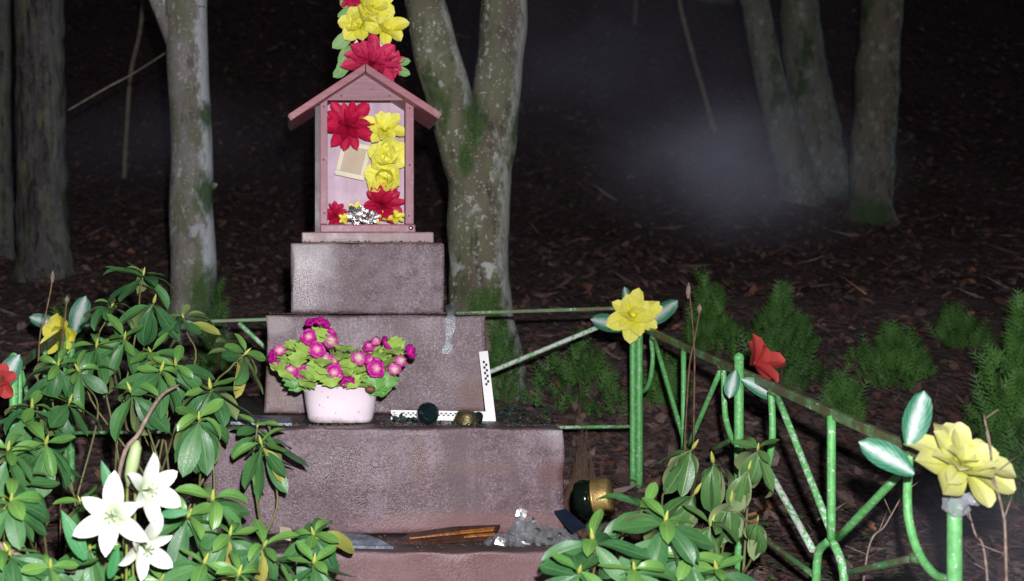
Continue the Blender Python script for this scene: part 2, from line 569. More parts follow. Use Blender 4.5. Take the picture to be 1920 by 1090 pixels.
M['twig'] = simple('grey brown twig', (0.23, 0.17, 0.13), 0.75, nscale=80, var=0.4)
M['bud'] = simple('yellow green bud', (0.38, 0.42, 0.08), 0.45)
M['garland_leaf'] = mat_leaf('cloth garland leaf', (0.14, 0.34, 0.08), (0.26, 0.44, 0.17), (0.3, 0.42, 0.22), rib=(0.45, 0.6, 0.35), rough=0.55, spots=0.0)
k = NM('green and white cloth leaf', 0.45, 0.4)
_uv = k.sep(k.tc('UV'))
_au = k.math('ABSOLUTE', k.math('SUBTRACT', _uv[0], 0.5))
_n = k.noise(7, 4, 0.6, k.tc('UV'))
_t = k.math('ADD', _au, k.math('MULTIPLY', k.math('SUBTRACT', _n, 0.5), 0.28))
_c = k.ramp(_t, [(0.05, (0.50, 0.56, 0.54)), (0.19, (0.18, 0.36, 0.26)), (0.34, (0.025, 0.16, 0.085))])
_w = k.math('SINE', k.math('SUBTRACT', k.math('MULTIPLY', _uv[1], 40.0), k.math('MULTIPLY', _au, 45.0)))
_c = k.mix(k.ramp(_w, [(0.8, 0.0), (1.0, 0.18)]), _c, (0.5, 0.62, 0.58))
k.base(_c)
k.bump(_w, 0.12, 0.003)
M['variegated'] = k.m
M['lilyleaf'] = mat_leaf('cloth lily leaf', (0.02, 0.14, 0.045), (0.03, 0.18, 0.05), (0.05, 0.2, 0.08), rib=(0.03, 0.1, 0.04), rough=0.5, spots=0.0)
M['fence'] = mat_fence('chipped green paint', chip=0.42, rust=0.35)
M['fence_chip'] = mat_fence('badly chipped green paint', chip=0.85, rust=0.3)
M['fence_white'] = mat_fence('mostly white worn paint', chip=1.35, rust=0.25)
M['fence_moss'] = mat_fence('mossy brown rail paint', green=(0.15, 0.34, 0.14), chip=0.4, rust=0.5, moss=0.32)
M['fence_dull'] = mat_fence('dull green paint', green=(0.09, 0.28, 0.09), chip=0.4, rust=0.4, moss=0.25)
M['ruler'] = simple('white ruler plastic', (0.85, 0.86, 0.84), 0.35, var=0.03, bump=0.02)
M['ink'] = simple('black ink', (0.02, 0.02, 0.02), 0.5, bump=0.0)
M['pot'] = NM('white pot plastic', 0.35, 0.5)
k = M['pot']
_c = k.mix(k.ramp(k.voro(60).outputs['Distance'], [(0.08, 0.85), (0.16, 0.0)]), (0.72, 0.63, 0.68), (0.16, 0.09, 0.07))
_c = k.mix(k.ramp(k.noise(9, 5, 0.6), [(0.56, 0.0), (0.75, 0.35)]), _c, (0.5, 0.42, 0.44))
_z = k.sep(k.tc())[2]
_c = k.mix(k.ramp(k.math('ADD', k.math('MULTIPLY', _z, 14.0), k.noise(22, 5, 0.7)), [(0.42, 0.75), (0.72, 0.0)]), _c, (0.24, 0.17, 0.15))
k.base(_c)
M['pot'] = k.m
M['soil'] = simple('dark potting soil', (0.035, 0.024, 0.018), 0.95, var=0.5, nscale=90, bump=0.9)
M['darkglass'] = mat_glass('dark teal glass', (0.008, 0.022, 0.026), 0.05, 0.75)
M['greenglass'] = mat_glass('dark green glass', (0.008, 0.016, 0.010), 0.12, 0.8)
M['shard'] = mat_glass('pale green broken glass', (0.10, 0.17, 0.14), 0.05, 0.35)
M['tealshard'] = mat_glass('teal broken glass', (0.03, 0.14, 0.14), 0.05, 0.45)
M['gold'] = simple('tarnished gold metal', (0.50, 0.36, 0.13), 0.45, metal=0.75, var=0.3, nscale=50, bump=0.3)
M['olivegold'] = simple('dirty brass metal', (0.17, 0.15, 0.07), 0.35, metal=0.8, var=0.5, nscale=60, bump=0.4)
M['foil'] = simple('silver foil', (0.86, 0.86, 0.84), 0.30, metal=1.0, var=0.05, nscale=40, bump=0.5)
M['screw'] = simple('bright steel screw', (0.8, 0.8, 0.8), 0.3, metal=1.0, var=0.1)
M['frame'] = simple('pale frame wood', (0.74, 0.69, 0.52), 0.5, var=0.08)
M['frame_back'] = simple('beige card', (0.54, 0.45, 0.33), 0.8, var=0.08)
M['slate'] = simple('grey blue slate', (0.13, 0.16, 0.20), 0.3, var=0.75, nscale=22, bump=0.9)
M['tape'] = mat_film('grey clear tape', (0.36, 0.39, 0.42), 0.5, 0.2)
M['film'] = mat_film('clear plastic film', (0.22, 0.235, 0.245), 0.95, 0.06)
M['amber'] = simple('amber glass streak', (0.27, 0.095, 0.012), 0.2, var=0.6, nscale=70, bump=0.4)
M['brownglass'] = simple('dark brown glass', (0.040, 0.016, 0.010), 0.15, var=0.6, nscale=30, bump=0.3)
M['navy'] = simple('dark blue plastic', (0.012, 0.018, 0.035), 0.3, var=0.4)
M['bone'] = simple('beige stone chip', (0.48, 0.42, 0.28), 0.8)
M['dry'] = simple('dry brown straw', (0.16, 0.095, 0.055), 0.85, var=0.5, nscale=60)
M['deadneedle'] = simple('dead brown needles', (0.085, 0.052, 0.034), 0.9, var=0.5, nscale=120)
M['thuja'] = NM('thuja foliage', 0.6, 0.3)
k = M['thuja']
k.base(k.mix(k.rnd(), k.ramp(k.noise(14, 4), [(0.3, (0.040, 0.120, 0.022)), (0.7, (0.10, 0.24, 0.046))]), k.ramp(k.noise(14, 4), [(0.3, (0.030, 0.090, 0.020)), (0.7, (0.07, 0.165, 0.038))])))
M['thuja'] = k.m
M['blackpole'] = simple('dark stick', (0.05, 0.04, 0.035), 0.8)

# ------------------------------------------------------------------ the ground
GY = [-12, -2, 0, 2.2, 3.0, 3.9, 4.4, 4.8, 5.5, 6.2, 8.5, 10, 12, 15, 20, 40, 90]
GZ = [-1.05, -1.0, -0.98, -0.86, -0.77, -0.635, -0.42, -0.22, 0.03, 0.17, 0.79, 1.40, 2.35, 4.1, 7.2, 19, 48]


def ground_z(x, y, bumps=True):
    z = float(np.interp(y, GY, GZ)) + CAMH
    if bumps:
        z += 0.045 * mnoise.noise(Vector((x * 1.3, y * 1.3, 0.0))) + 0.018 * mnoise.noise(Vector((x * 4.7, y * 4.7, 3.0)))
        if y > 5:
            z += min(1.0, (y - 5) / 4) * 0.18 * mnoise.noise(Vector((x * 0.35, y * 0.35, 8.0)))
    return z


def axis_samples(fine0, fine1, step, far0, far1):
    a = list(np.arange(fine0, fine1, step))
    s_, p = step, fine1
    while p < far1:
        a.append(p); s_ *= 1.18; p += s_
    a.append(far1)
    s_, p = step, fine0
    while p > far0:
        s_ *= 1.18; p -= s_
        a.append(max(p, far0))
    return sorted(set(float(q) for q in a))


gx = axis_samples(-2.5, 4.5, 0.09, -60, 60)
gy = axis_samples(1.4, 7.5, 0.09, -12, 90)
mb = MB()
for y in gy:
    for x in gx:
        mb.v.append(Vector((x, y, ground_z(x, y))))
nx_ = len(gx)
for j in range(len(gy) - 1):
    for i in range(nx_ - 1):
        mb.f.append((j * nx_ + i, j * nx_ + i + 1, (j + 1) * nx_ + i + 1, (j + 1) * nx_ + i))
        mb.smooth.append(True)
k = NM('forest soil', 0.9, 0.25)
n1 = k.noise(3.0, 6, 0.65)
n2 = k.noise(34.0, 5, 0.7)
v = k.voro(26.0)
c = k.ramp(n2, [(0.3, (0.070, 0.050, 0.052)), (0.55, (0.14, 0.100, 0.098)), (0.75, (0.22, 0.16, 0.15))])
c = k.mix(0.35, c, k.ramp(k.sep(v.outputs['Color'])[0], [(0.0, (0.04, 0.028, 0.028)), (0.6, (0.10, 0.062, 0.055)), (1.0, (0.19, 0.13, 0.11))]))
c = k.mix(k.ramp(n1, [(0.55, 0.0), (0.68, 0.6)]), c, (0.03, 0.045, 0.015))
k.base(c)
k.bump(k.math('ADD', n2, k.math('MULTIPLY', v.outputs['Distance'], 0.8)), 0.9, 0.03)
ground = mb.build('ground', k.m, origin=(0, 0, 0))
tag(ground, kind='structure')

# leaf litter: nobody could count it
rg = random.Random(11)
lv, lf, lc = [], [], []
pal = [(0.095, 0.058, 0.048), (0.12, 0.068, 0.058), (0.07, 0.046, 0.042), (0.15, 0.098, 0.08), (0.11, 0.05, 0.045), (0.16, 0.118, 0.104), (0.06, 0.044, 0.04), (0.08, 0.055, 0.05)]


def litter_leaf(x, y, size, lift=0.0):
    z = ground_z(x, y) + 0.006 + lift + rg.random() * 0.015
    a = rg.random() * 2 * PI
    ca, sa = math.cos(a), math.sin(a)
    tx, ty = rg.gauss(0, 0.35), rg.gauss(-0.12, 0.35)
    L, W = size * rg.uniform(0.6, 1.3), size * rg.uniform(0.35, 0.75)
    if rg.random() < 0.03:
        L, W = rg.uniform(0.04, 0.13), 0.0035
    cup = rg.uniform(-0.2, 0.5)
    pts = [(-L, 0, 0), (-0.4 * L, W * 0.8, cup * W), (0.35 * L, W, cup * W), (L, 0, rg.uniform(-.1, .3) * L), (0.35 * L, -W, cup * W), (-0.4 * L, -W * 0.8, cup * W)]
    slope = (ground_z(x, y + 0.2, False) - ground_z(x, y - 0.2, False)) / 0.4
    b = len(lv)
    for (u, v_, w) in pts:
        X, Y_ = u * ca - v_ * sa, u * sa + v_ * ca
        lv.append((x + X, y + Y_, z + w + X * tx + Y_ * (ty + slope)))
    lf.append((b, b + 1, b + 2, b + 3))
    lf.append((b, b + 3, b + 4, b + 5))
    cc = rg.choice(pal)
    m_ = rg.uniform(1.0, 1.8)
    if rg.random() < 0.025:
        cc = (0.26, 0.12, 0.065)
    for _ in range(8):
        lc.append((cc[0] * m_, cc[1] * m_, cc[2] * m_, 1))


for _ in range(46000):
    y = 2.2 + 13.5 * rg.random() ** 1.35
    x = rg.uniform(-0.32, 0.72) * (y + 0.6)
    if -0.35 < x < 0.8 and y < 3.75:
        continue
    litter_leaf(x, y, rg.uniform(0.014, 0.034) * (1 + max(0, y - 7) * 0.06))
me = bpy.data.meshes.new('leaf_litter')
me.from_pydata(lv, [], lf)
ca_ = me.color_attributes.new('leafcol', 'FLOAT_COLOR', 'CORNER')
ca_.data.foreach_set('color', [q for c_ in lc for q in c_])
k = NM('fallen leaf', 0.55, 0.4)
at = k.node('ShaderNodeAttribute', {'attribute_name': 'leafcol'})
k.base(k.mix(k.ramp(k.noise(60, 4), [(0.35, 0.6), (0.6, 0.0)]), at.outputs['Color'], (0.045, 0.03, 0.028)))
me.materials.append(k.m)
litter = bpy.data.objects.new('leaf_litter', me)
COL.objects.link(litter)
tag(litter, 'brown fallen leaves covering the forest floor', 'leaves', kind='stuff')

# ------------------------------------------------------------------ stepped stone pedestal
BX = 0.24   # axis of the pedestal
ped = thing('stone_pedestal', (BX, 3.2, CAMH - 0.92), 'stepped mauve brown stone pedestal of four blocks carrying the little house', 'pedestal')


def slab(name, xs, ybounds, zs, mat, bev=0.007, taper=0.0, seed=0):
    """a rough cast block with a slightly uneven surface"""
    x0, x1 = xs; y0, y1 = ybounds; z0, z1 = zs
    nx, ny, nz = 64, 12, 22
    mbk = MB()
    idx = {}

    def vert(i, j, l):
        key = (i, j, l)
        if key in idx:
            return idx[key]
        # rows bunch towards the edges so that the arrises can be rounded off
        def q(t, n):
            t = t / n
            return t
        tx, ty, tz = q(i, nx), q(j, ny), q(l, nz)
        def place(t, a, b, n, kk):
            if kk == 0: return a
            if kk == n: return b
            if kk == 1: return a + bev
            if kk == n - 1: return b - bev
            return a + bev + (b - a - 2 * bev) * (kk - 1) / (n - 2)
        p = Vector((place(tx, x0, x1, nx, i), place(ty, y0, y1, ny, j), place(tz, z0, z1, nz, l)))
        w = 1 + taper * (z1 - p.z)
        p.x = (x0 + x1) / 2 + (p.x - (x0 + x1) / 2) * w
        # round the arris
        on = [(i in (0, nx)), (j in (0, ny)), (l in (0, nz))]
        if sum(on) >= 2:
            c_ = Vector(((x0 + x1) / 2, (y0 + y1) / 2, (z0 + z1) / 2))
            wob = 0.45 + 1.1 * mnoise.noise(p * 14 + Vector((seed, 0, 0))) + 2.6 * max(0, mnoise.noise(p * 23 + Vector((0, seed * 5, 0))) - 0.35)
            for a_ in range(3):
                if on[a_]:
                    p[a_] += (bev * 0.5 * wob) * (1 if c_[a_] > p[a_] else -1)
        n_ = mnoise.noise(p * 11 + Vector((seed * 3.1, 0, 0))) * 0.0035 + mnoise.noise(p * 4 + Vector((0, seed, 0))) * 0.004
        p.y += n_ * (1 if j == 0 else 0.3)
        p.z += n_ * 0.6 if l == nz else 0
        p.x += n_ if i in (0, nx) else 0
        idx[key] = len(mbk.v)
        mbk.v.append(p)
        return idx[key]

    def face(a, b, c_, d):
        mbk.f.append((vert(*a), vert(*b), vert(*c_), vert(*d))); mbk.smooth.append(True)

    for i in range(nx):
        for l in range(nz):
            face((i, 0, l), (i + 1, 0, l), (i + 1, 0, l + 1), (i, 0, l + 1))
            face((i + 1, ny, l), (i, ny, l), (i, ny, l + 1), (i + 1, ny, l + 1))
        for j in range(ny):
            face((i, j, nz), (i + 1, j, nz), (i + 1, j + 1, nz), (i, j + 1, nz))
            face((i + 1, j, 0), (i, j, 0), (i, j + 1, 0), (i + 1, j + 1, 0))
    for j in range(ny):
        for l in range(nz):
            face((0, j + 1, l), (0, j, l), (0, j, l + 1), (0, j + 1, l + 1))
            face((nx, j, l), (nx, j + 1, l), (nx, j + 1, l + 1), (nx, j, l + 1))
    return mbk.build(name, mat, ped)


def rel(px, py, Y):
    return tuple(P(px, py, Y) - Vector((BX, 3.2, CAMH - 0.92)))


Z1t, Z1b = CAMH + 0.192, CAMH - 0.022
Z2t, Z2b = CAMH - 0.0256, CAMH - 0.302
Z3t, Z3b = CAMH - 0.3056, CAMH - 0.572
Z4t, Z4b = CAMH - 0.576, CAMH - 0.95
st1 = mat_stone('stone top block', [(rel(575, 470, 3.3), (9, 1, 9), (0.34, 0.32, 0.33), 0.5)], 1.0, 0.30, 0.0, (0.90, 0.82, 0.84), 0.45, (rel(572, 525, 3.3), (8, 1, 6)))
st2 = mat_stone('stone second block', [(rel(890, 740, 3.1), (14, 1, 11), (0.14, 0.078, 0.068), 0.8), (rel(510, 610, 3.1), (14, 1, 26), (0.33, 0.30, 0.29), 0.6),
                                      (rel(525, 740, 3.1), (13, 1, 9), (0.15, 0.09, 0.075), 0.7)], 2.3, 0.35, 0.04, (0.92, 0.85, 0.87), 0.55)
st3 = mat_stone('stone third block', [(rel(785, 868, 2.76), (28, 1, 14), (0.10, 0.055, 0.048), 0.8), (rel(1035, 888, 2.76), (18, 1, 22), (0.10, 0.042, 0.040), 0.85),
                                     (rel(900, 878, 2.76), (7, 1, 48), (0.11, 0.062, 0.055), 0.6), (rel(1060, 800, 2.76), (14, 1, 14), (0.38, 0.36, 0.37), 0.5), (rel(900, 985, 2.76), (2.5, 1, 22), (0.17, 0.08, 0.075), 0.7)], 4.1, 0.75, 0.06, (0.72, 0.59, 0.61))
st4 = mat_stone('stone lowest block', [(rel(850, 1065, 2.58), (2.5, 1, 12), (0.17, 0.085, 0.08), 0.6)], 6.7, 0.4, 0.05, (0.70, 0.53, 0.54))
slab('stone_block', (P(546, 0, 3.3).x, P(833, 0, 3.3).x), (3.30, 3.74), (Z1b, Z1t), st1, seed=1)
slab('stone_block', (P(500, 0, 3.1).x, P(911, 0, 3.1).x), (3.10, 3.76), (Z2b, Z2t), st2, taper=0.09, seed=2)
slab('stone_block', (P(380, 0, 2.76).x, P(1058, 0, 2.76).x), (2.76, 3.78), (Z3b, Z3t), st3, taper=0.02, seed=3)
slab('stone_block', (P(325, 0, 2.58).x, P(1082, 0, 2.58).x), (2.58, 3.80), (Z4b, Z4t), st4, seed=4)

# ------------------------------------------------------------------ little wooden house
HF = 3.40      # front plane of the house
house = thing('shrine_house', P(686, 453, HF), 'small pink painted wooden shrine house with gable roof on the pedestal', 'shrine')


def hx(px): return P(px, 0, HF).x
def hz(py): return P(0, py, HF).z


b0, b1 = hz(454.5), hz(438)
MB().box(hx(565), hx(808), HF - 0.07, HF + 0.20, Z1t + 0.001, b1).build('base_board', M['roof_end'], house, bevel=0.004)
f0 = b1 + 0.002
MB().box(hx(600), hx(614), HF, HF + 0.022, hz(420.5), hz(185)).build('door_stile', M['house'], house, bevel=0.002)
MB().box(hx(760), hx(776), HF, HF + 0.022, hz(420.5), hz(185)).build('door_stile', M['house'], house, bevel=0.002)
br = MB().box(hx(600), hx(779), HF - 0.004, HF + 0.024, f0, hz(420.8)).build('bottom_rail', M['house'], house, bevel=0.004)
MB().lathe(P(770, 427.5, HF - 0.004), (0, -1, 0), [(0.0075, 0), (0.0075, 0.002), (0.005, 0.005), (0.001, 0.006)], 12).build('screw', M['screw'], house)
for (nx_p, ny_p) in ((607, 200), (607, 300), (608, 400), (768, 203), (768, 310), (767, 405), (640, 180), (730, 180)):
    MB().lathe(P(nx_p, ny_p, HF - (0.006 if ny_p < 190 else 0.0)), (0, -1, 0), [(0.0028, -0.001), (0.0028, 0.0008), (0.001, 0.0016)], 8).build('nail', M['blackpole'], house)
MB().prism([P(605, 188, HF - 0.006), P(771, 188, HF - 0.006), P(771, 181, HF - 0.006), P(687, 128, HF - 0.006), P(605, 181, HF - 0.006)][::1], (0, 0.020, 0)).build('gable', M['gable'], house)
MB().box(hx(591), hx(599.3), HF + 0.006, HF + 0.142, f0, hz(190)).build('side_wall', M['shaded_side'], house)  # outer strip of the left wall, coloured dark to stand for shade
MB().box(hx(599.5), hx(607), HF + 0.0235, HF + 0.142, f0, hz(178)).build('side_wall', M['house'], house)
MB().box(hx(768), hx(776), HF + 0.0235, HF + 0.142, f0, hz(178)).build('side_wall', M['house'], house)
MB().box(hx(607.3), hx(767.7), HF + 0.125, HF + 0.14, f0, hz(172)).build('back_panel', M['panel'], house)
MB().box(hx(607.3), hx(767.7), HF + 0.0245, HF + 0.124, f0, hz(421.5)).build('house_floor', M['gable'], house)
# roof boards
apex = P(685.5, 119, HF - 0.055)
eL = P(541, 214, HF - 0.055)
eR = P(827, 211, HF - 0.055)
RD = 0.21
for nm_, e, flip in (('roof_board', eL, 1), ('roof_board', eR, -1)):
    d = (e - apex).normalized()
    nrm = Vector((-d.z, 0, d.x)) if flip > 0 else Vector((d.z, 0, -d.x))
    if nrm.z > 0:
        nrm = -nrm
    th = 0.021
    inner = apex + nrm * th * (1.0 / max(0.3, -nrm.z)) if False else apex + Vector((0, 0, -th / abs(nrm.z)))
    poly = [apex, e, e + nrm * th, inner]
    # keep a hair between the two boards at the ridge
    off = Vector((-0.0006 if flip > 0 else 0.0006, 0, 0))
    poly = [p + off for p in poly]
    if flip < 0:
        poly = poly[::-1]
    o = MB().prism(poly, (0, RD, 0)).build('roof_board', M['roof'], house, bevel=0.002)
    MB().prism([p + Vector((0, 0.004, 0)) for p in ([e + nrm * 0.002, e + nrm * (th - 0.001), e + nrm * (th - 0.001) + d * 0.004, e + nrm * 0.002 + d * 0.004] if flip > 0 else
               [e + nrm * 0.002 + d * 0.004, e + nrm * (th - 0.001) + d * 0.004, e + nrm * (th - 0.001), e + nrm * 0.002])], (0, RD - 0.008, 0)).build('board_end', M['roof_end'], o)

# ------------------------------------------------------------------ leaves and petals (shared blades)
def prof_rhodo(t):
    if t < 0.10:
        return 0.07
    u = (t - 0.10) / 0.90
    return max(0.0, math.sin(PI * u ** 1.12)) ** 0.62 * 0.97 + (0.05 if t < 0.97 else 0.0)


def prof_point(t):
    return 1.75 * (t + 0.03) ** 0.75 * (1 - t) ** 0.62


def prof_round(t):
    if t < 0.62:
        return 0.22 + 0.78 * math.sin(PI / 2 * t / 0.62)
    return math.sqrt(max(0.0, 1 - ((t - 0.62) / 0.385) ** 2))


def prof_lance(t):
    return math.sin(PI * (t * 0.97 + 0.03) ** 0.8) ** 0.9


def prof_lobed(t):
    return prof_round(t) * (1 + 0.22 * math.sin(t * 26)) if t > 0.3 else 0.25


def prof_lily(t):
    return max(0.0, math.sin(PI * (0.10 + 0.90 * t) ** 1.15)) ** 0.75


BL = {}


def blade(key, W, prof, bend=0.0, fold=0.0, ripple=0.0, nseg=8, nw=4, bend0=0.0, cup=0.0, mat=None, seed=1, tipcurl=0.0):
    """unit-length blade along +Y, face towards +Z"""
    if key in BL:
        return BL[key]
    rr = random.Random(seed)
    ph1, ph2 = rr.random() * 6, rr.random() * 6
    v, f, uv = [], [], []
    y = z = 0.0
    for i in range(nseg + 1):
        t = i / nseg
        a = bend0 + bend * t + tipcurl * max(0, t - 0.6) ** 2 * 6
        if i:
            y += math.cos(a) / nseg
            z += math.sin(a) / nseg
        w = W * max(prof(t), 0.012 if i < nseg else 0.004)
        for j in range(nw + 1):
            s = j / nw * 2 - 1
            zz = fold * abs(s) * w + cup * s * s * w + ripple * math.sin(t * 9 + (ph1 if s < 0 else ph2)) * abs(s) * W
            v.append((s * w, y - math.sin(a) * zz, z + math.cos(a) * zz))
    for i in range(nseg):
        for j in range(nw):
            b = i * (nw + 1) + j
            f.append((b, b + 1, b + nw + 2, b + nw + 1))
    me_ = bpy.data.meshes.new(key)
    me_.from_pydata(v, [], f)
    ul = me_.uv_layers.new(name='UVMap')
    for poly in me_.polygons:
        for li in poly.loop_indices:
            vi = me_.loops[li].vertex_index
            ul.data[li].uv = ((vi % (nw + 1)) / nw, (vi // (nw + 1)) / nseg)
    me_.polygons.foreach_set('use_smooth', [True] * len(me_.polygons))
    if mat is not None:
        me_.materials.append(mat)
    BL[key] = me_
    return me_


def rhodo_set(key, mat, droop=0.0):
    out = []
    for i, (b, b0, fo, W) in enumerate([(-0.5, 0.15, 0.20, 0.185), (-0.9, 0.25, 0.26, 0.172), (-0.2, 0.0, 0.14, 0.20), (-0.8, 0.1, 0.45, 0.165), (-1.2, 0.3, 0.18, 0.178), (0.25, -0.15, 0.28, 0.17), (-1.6, 0.4, 0.50, 0.17)]):
        out.append(blade('%s%d' % (key, i), W, prof_rhodo, b - droop, fo, 0.10, 8, 4, b0, mat=mat, seed=i))
    return out


LEAF_M = rhodo_set('rhodo_leaf', M['rhodo'])
LEAF_Y = rhodo_set('young_leaf', M['young'])
LEAF_D = rhodo_set('droopy_leaf', M['droopy'], 0.4)
LEAF_S = rhodo_set('yellowed_leaf', M['sickleaf'], 0.5)
LEAF_M = LEAF_M * 4 + LEAF_S[:1]


def frame_from(d, n):
    d = d.normalized()
    n = (n - d * n.dot(d)).normalized()
    x = d.cross(n)
    return Matrix(((x.x, d.x, n.x), (x.y, d.y, n.y), (x.z, d.z, n.z)))


def place_blade(name, me_, parent, p, d, n, size, wscale=1.0, mat=None):
    m3 = frame_from(Vector(d), Vector(n))
    M4 = Matrix.Translation(p) @ m3.to_4x4() @ Matrix.Diagonal((size * wscale, size, size, 1))
    return put(name, me_, parent, M4, mat)


def ortho(axis):
    axis = Vector(axis).normalized()
    ref = Vector((0, 0, 1)) if abs(axis.z) < 0.9 else Vector((1, 0, 0))
    x = axis.cross(ref).normalized()
    return axis, x, axis.cross(x).normalized()


def ring(parent, name, c, axis, n, size, elev, meshes, rnd, jit=0.2, start=0.0, twist=0.25, wscale=1.0, arc=2 * PI, mat=None, inset=0.0):
    axis, x, y = ortho(axis)
    for i in range(n):
        a = start + arc * i / n + rnd.uniform(-jit, jit)
        r = x * math.cos(a) + y * math.sin(a)
        e = R(elev) + rnd.uniform(-jit, jit)
        d = r * math.cos(e) + axis * math.sin(e)
        nn = axis * math.cos(e) - r * math.sin(e)
        side = d.cross(nn)
        nn = nn + side * rnd.uniform(-twist, twist)
        place_blade(name, rnd.choice(meshes), parent, Vector(c) + r * inset, d, nn, size * rnd.uniform(0.85, 1.12), wscale * rnd.uniform(0.9, 1.1), mat)


BUD_ME = MB().lathe((0, 0, 0), (0, 0, 1), [(0.10, 0), (0.20, 0.22), (0.21, 0.45), (0.13, 0.75), (0.02, 1.0)], 8).mesh('bud', (0, 0, 0))
BUD_ME.materials.append(M['bud'])


def whorl(bush, rnd, px, py, Y, lpx, lean=(0, -0.6, 1), n=7, droop=-27, root=None, young=4, leaves=LEAF_M, stem_r=0.0024, mid=None):
    c = P(px, py, Y)
    L = S(lpx * 1.10, Y)
    ax = (Vector(lean) + Vector((rnd.uniform(-.45, .45), rnd.uniform(-.3, .3), 0))).normalized()
    st = rnd.random() * 6
    ring(bush, 'leaf', c, ax, n, L, droop, leaves, rnd, 0.38, st, 0.5)
    ring(bush, 'leaf', c - ax * L * 0.18, ax, max(2, n // 3), L * 1.05, droop - 16, leaves, rnd, 0.42, st + 0.4, 0.5)
    if young:
        ring(bush, 'leaf', c + ax * L * 0.10, ax, young, L * 0.66, droop * 0.2 + 20, LEAF_Y if leaves is not LEAF_D else LEAF_D, rnd, 0.4, st + 1, 0.5)
    bs = L * rnd.uniform(0.22, 0.32)
    a_, x_, y_ = ortho(ax)
    m3 = Matrix(((x_.x, y_.x, a_.x), (x_.y, y_.y, a_.y), (x_.z, y_.z, a_.z)))
    put('bud', BUD_ME, bush, Matrix.Translation(c + ax * L * 0.04) @ m3.to_4x4() @ Matrix.Diagonal((bs * 0.7, bs * 0.7, bs, 1)))
    if root is not None:
        pts = [Vector(root), c.lerp(Vector(root), 0.55) + Vector((rnd.uniform(-.05, .05), rnd.uniform(0, .08), 0)), c - ax * L * 1.1 - Vector((0, -L * 0.2, L * 0.3)), c - ax * L * 0.4, c + ax * L * 0.06]
        if mid is not None:
            pts.insert(1, mid)
        sp = spline(pts, 6)
        MB().tube(sp, lerp_list([stem_r * 1.9, stem_r * 1.3, stem_r, stem_r * 0.9], len(sp)), 7).build('stem', M['bushstem'], bush)


def bush(name_label, base, whorls, seed, leaves=LEAF_M, spread=0.10, **kw):
    b = thing('rhododendron_bush', base, name_label, 'bush', 'rhododendron bushes')
    rnd = random.Random(seed)
    for w in whorls:
        px, py, Y, lpx = w[:4]
        opt = dict(kw)
        if len(w) > 4:
            opt.update(w[4])
        root = Vector(base) + Vector((rnd.uniform(-spread, spread), rnd.uniform(-spread, spread), -0.03))
        whorl(b, rnd, px, py, Y, lpx, root=root, leaves=leaves, **opt)
    return b


def gp(x, y):
    return Vector((x, y, ground_z(x, y)))


UP = dict(lean=(0, -0.3, 1), droop=-12)
bush('tall rhododendron left of the pedestal with bare stems topping the rail', gp(P(270, 0, 2.95).x, 2.95),
     [(268, 520, 2.95, 68, dict(lean=(0.1, -0.25, 1), droop=-5, n=8)), (287, 572, 2.93, 76, dict(droop=-38, young=0, n=6)),
      (208, 578, 2.95, 58, dict(UP, n=7)), (345, 600, 2.95, 60, dict(UP, n=7)), (232, 640, 2.85, 72, dict(droop=-35, n=8)),
      (180, 655, 2.85, 70, dict(n=8)), (330, 690, 2.8, 70, dict(n=7, young=3)), (285, 665, 2.86, 66, dict(n=6))], 21)
bush('rhododendron with drooping dark whorls beside the left end of the stone steps', gp(P(330, 0, 2.62).x, 2.62),
     [(250, 742, 2.62, 84, dict(droop=-42)), (395, 735, 2.62, 80), (455, 668, 2.70, 72, dict(lean=(0.55, -0.4, 0.8), droop=-20)),
      (373, 792, 2.5, 92, dict(droop=-38, n=10)), (300, 700, 2.66, 74)], 22)
bush('rhododendron hugging the left fence corner below the yellow flower', gp(P(95, 0, 2.75).x, 2.75),
     [(108, 690, 2.8, 70, dict(n=8)), (60, 770, 2.7, 72), (84, 838, 2.5, 92, dict(droop=-45, n=10)), (128, 760, 2.72, 74), (150, 700, 2.78, 66), (36, 905, 2.4, 76, dict(n=6))], 23)
bush('low rhododendron in front of the stone steps, its leaves shadowing the blocks', gp(P(430, 0, 2.3).x, 2.3),
     [(492, 838, 2.56, 84, dict(droop=-40, n=9)), (482, 805, 2.60, 56, dict(UP, n=6)), (398, 945, 2.36, 96, dict(droop=-34, n=10)),
      (590, 1008, 2.38, 84, dict(droop=-30, n=9)), (492, 1030, 2.3, 90, dict(n=9)), (350, 975, 2.3, 90), (588, 1062, 2.26, 84),
      (430, 1010, 2.3, 84, dict(n=7)), (445, 1085, 2.2, 88), (380, 1062, 2.2, 90), (545, 1110, 2.2, 90)], 24)
bush('rhododendron spilling in at the lower left corner under the lilies', gp(P(120, 0, 2.25).x, 2.25),
     [(20, 945, 2.1, 96, dict(droop=-30)), (14, 850, 2.3, 76, dict(n=7)), (22, 1045, 2.1, 92), (170, 1035, 2.25, 95, dict(droop=-35)),
      (155, 950, 2.42, 82, dict(n=7)), (95, 1070, 2.1, 88), (300, 1095, 2.2, 84), (235, 1090, 2.3, 84)], 25)
bush('broad leaved rhododendron at the right end of the lowest step', gp(P(1190, 0, 2.2).x, 2.2),
     [(1112, 1018, 2.16, 92, dict(n=7, droop=-12, young=2)), (1246, 985, 2.2, 100, dict(n=9, droop=-22, young=3)), (1206, 955, 2.28, 76, dict(n=5, droop=-5, young=2)),
      (1084, 1078, 2.08, 92, dict(n=7, droop=-15, young=2)), (1190, 1075, 2.12, 90, dict(n=7)), (1345, 1075, 2.2, 84, dict(n=7)), (1290, 1050, 2.22, 90, dict(n=7))], 26)
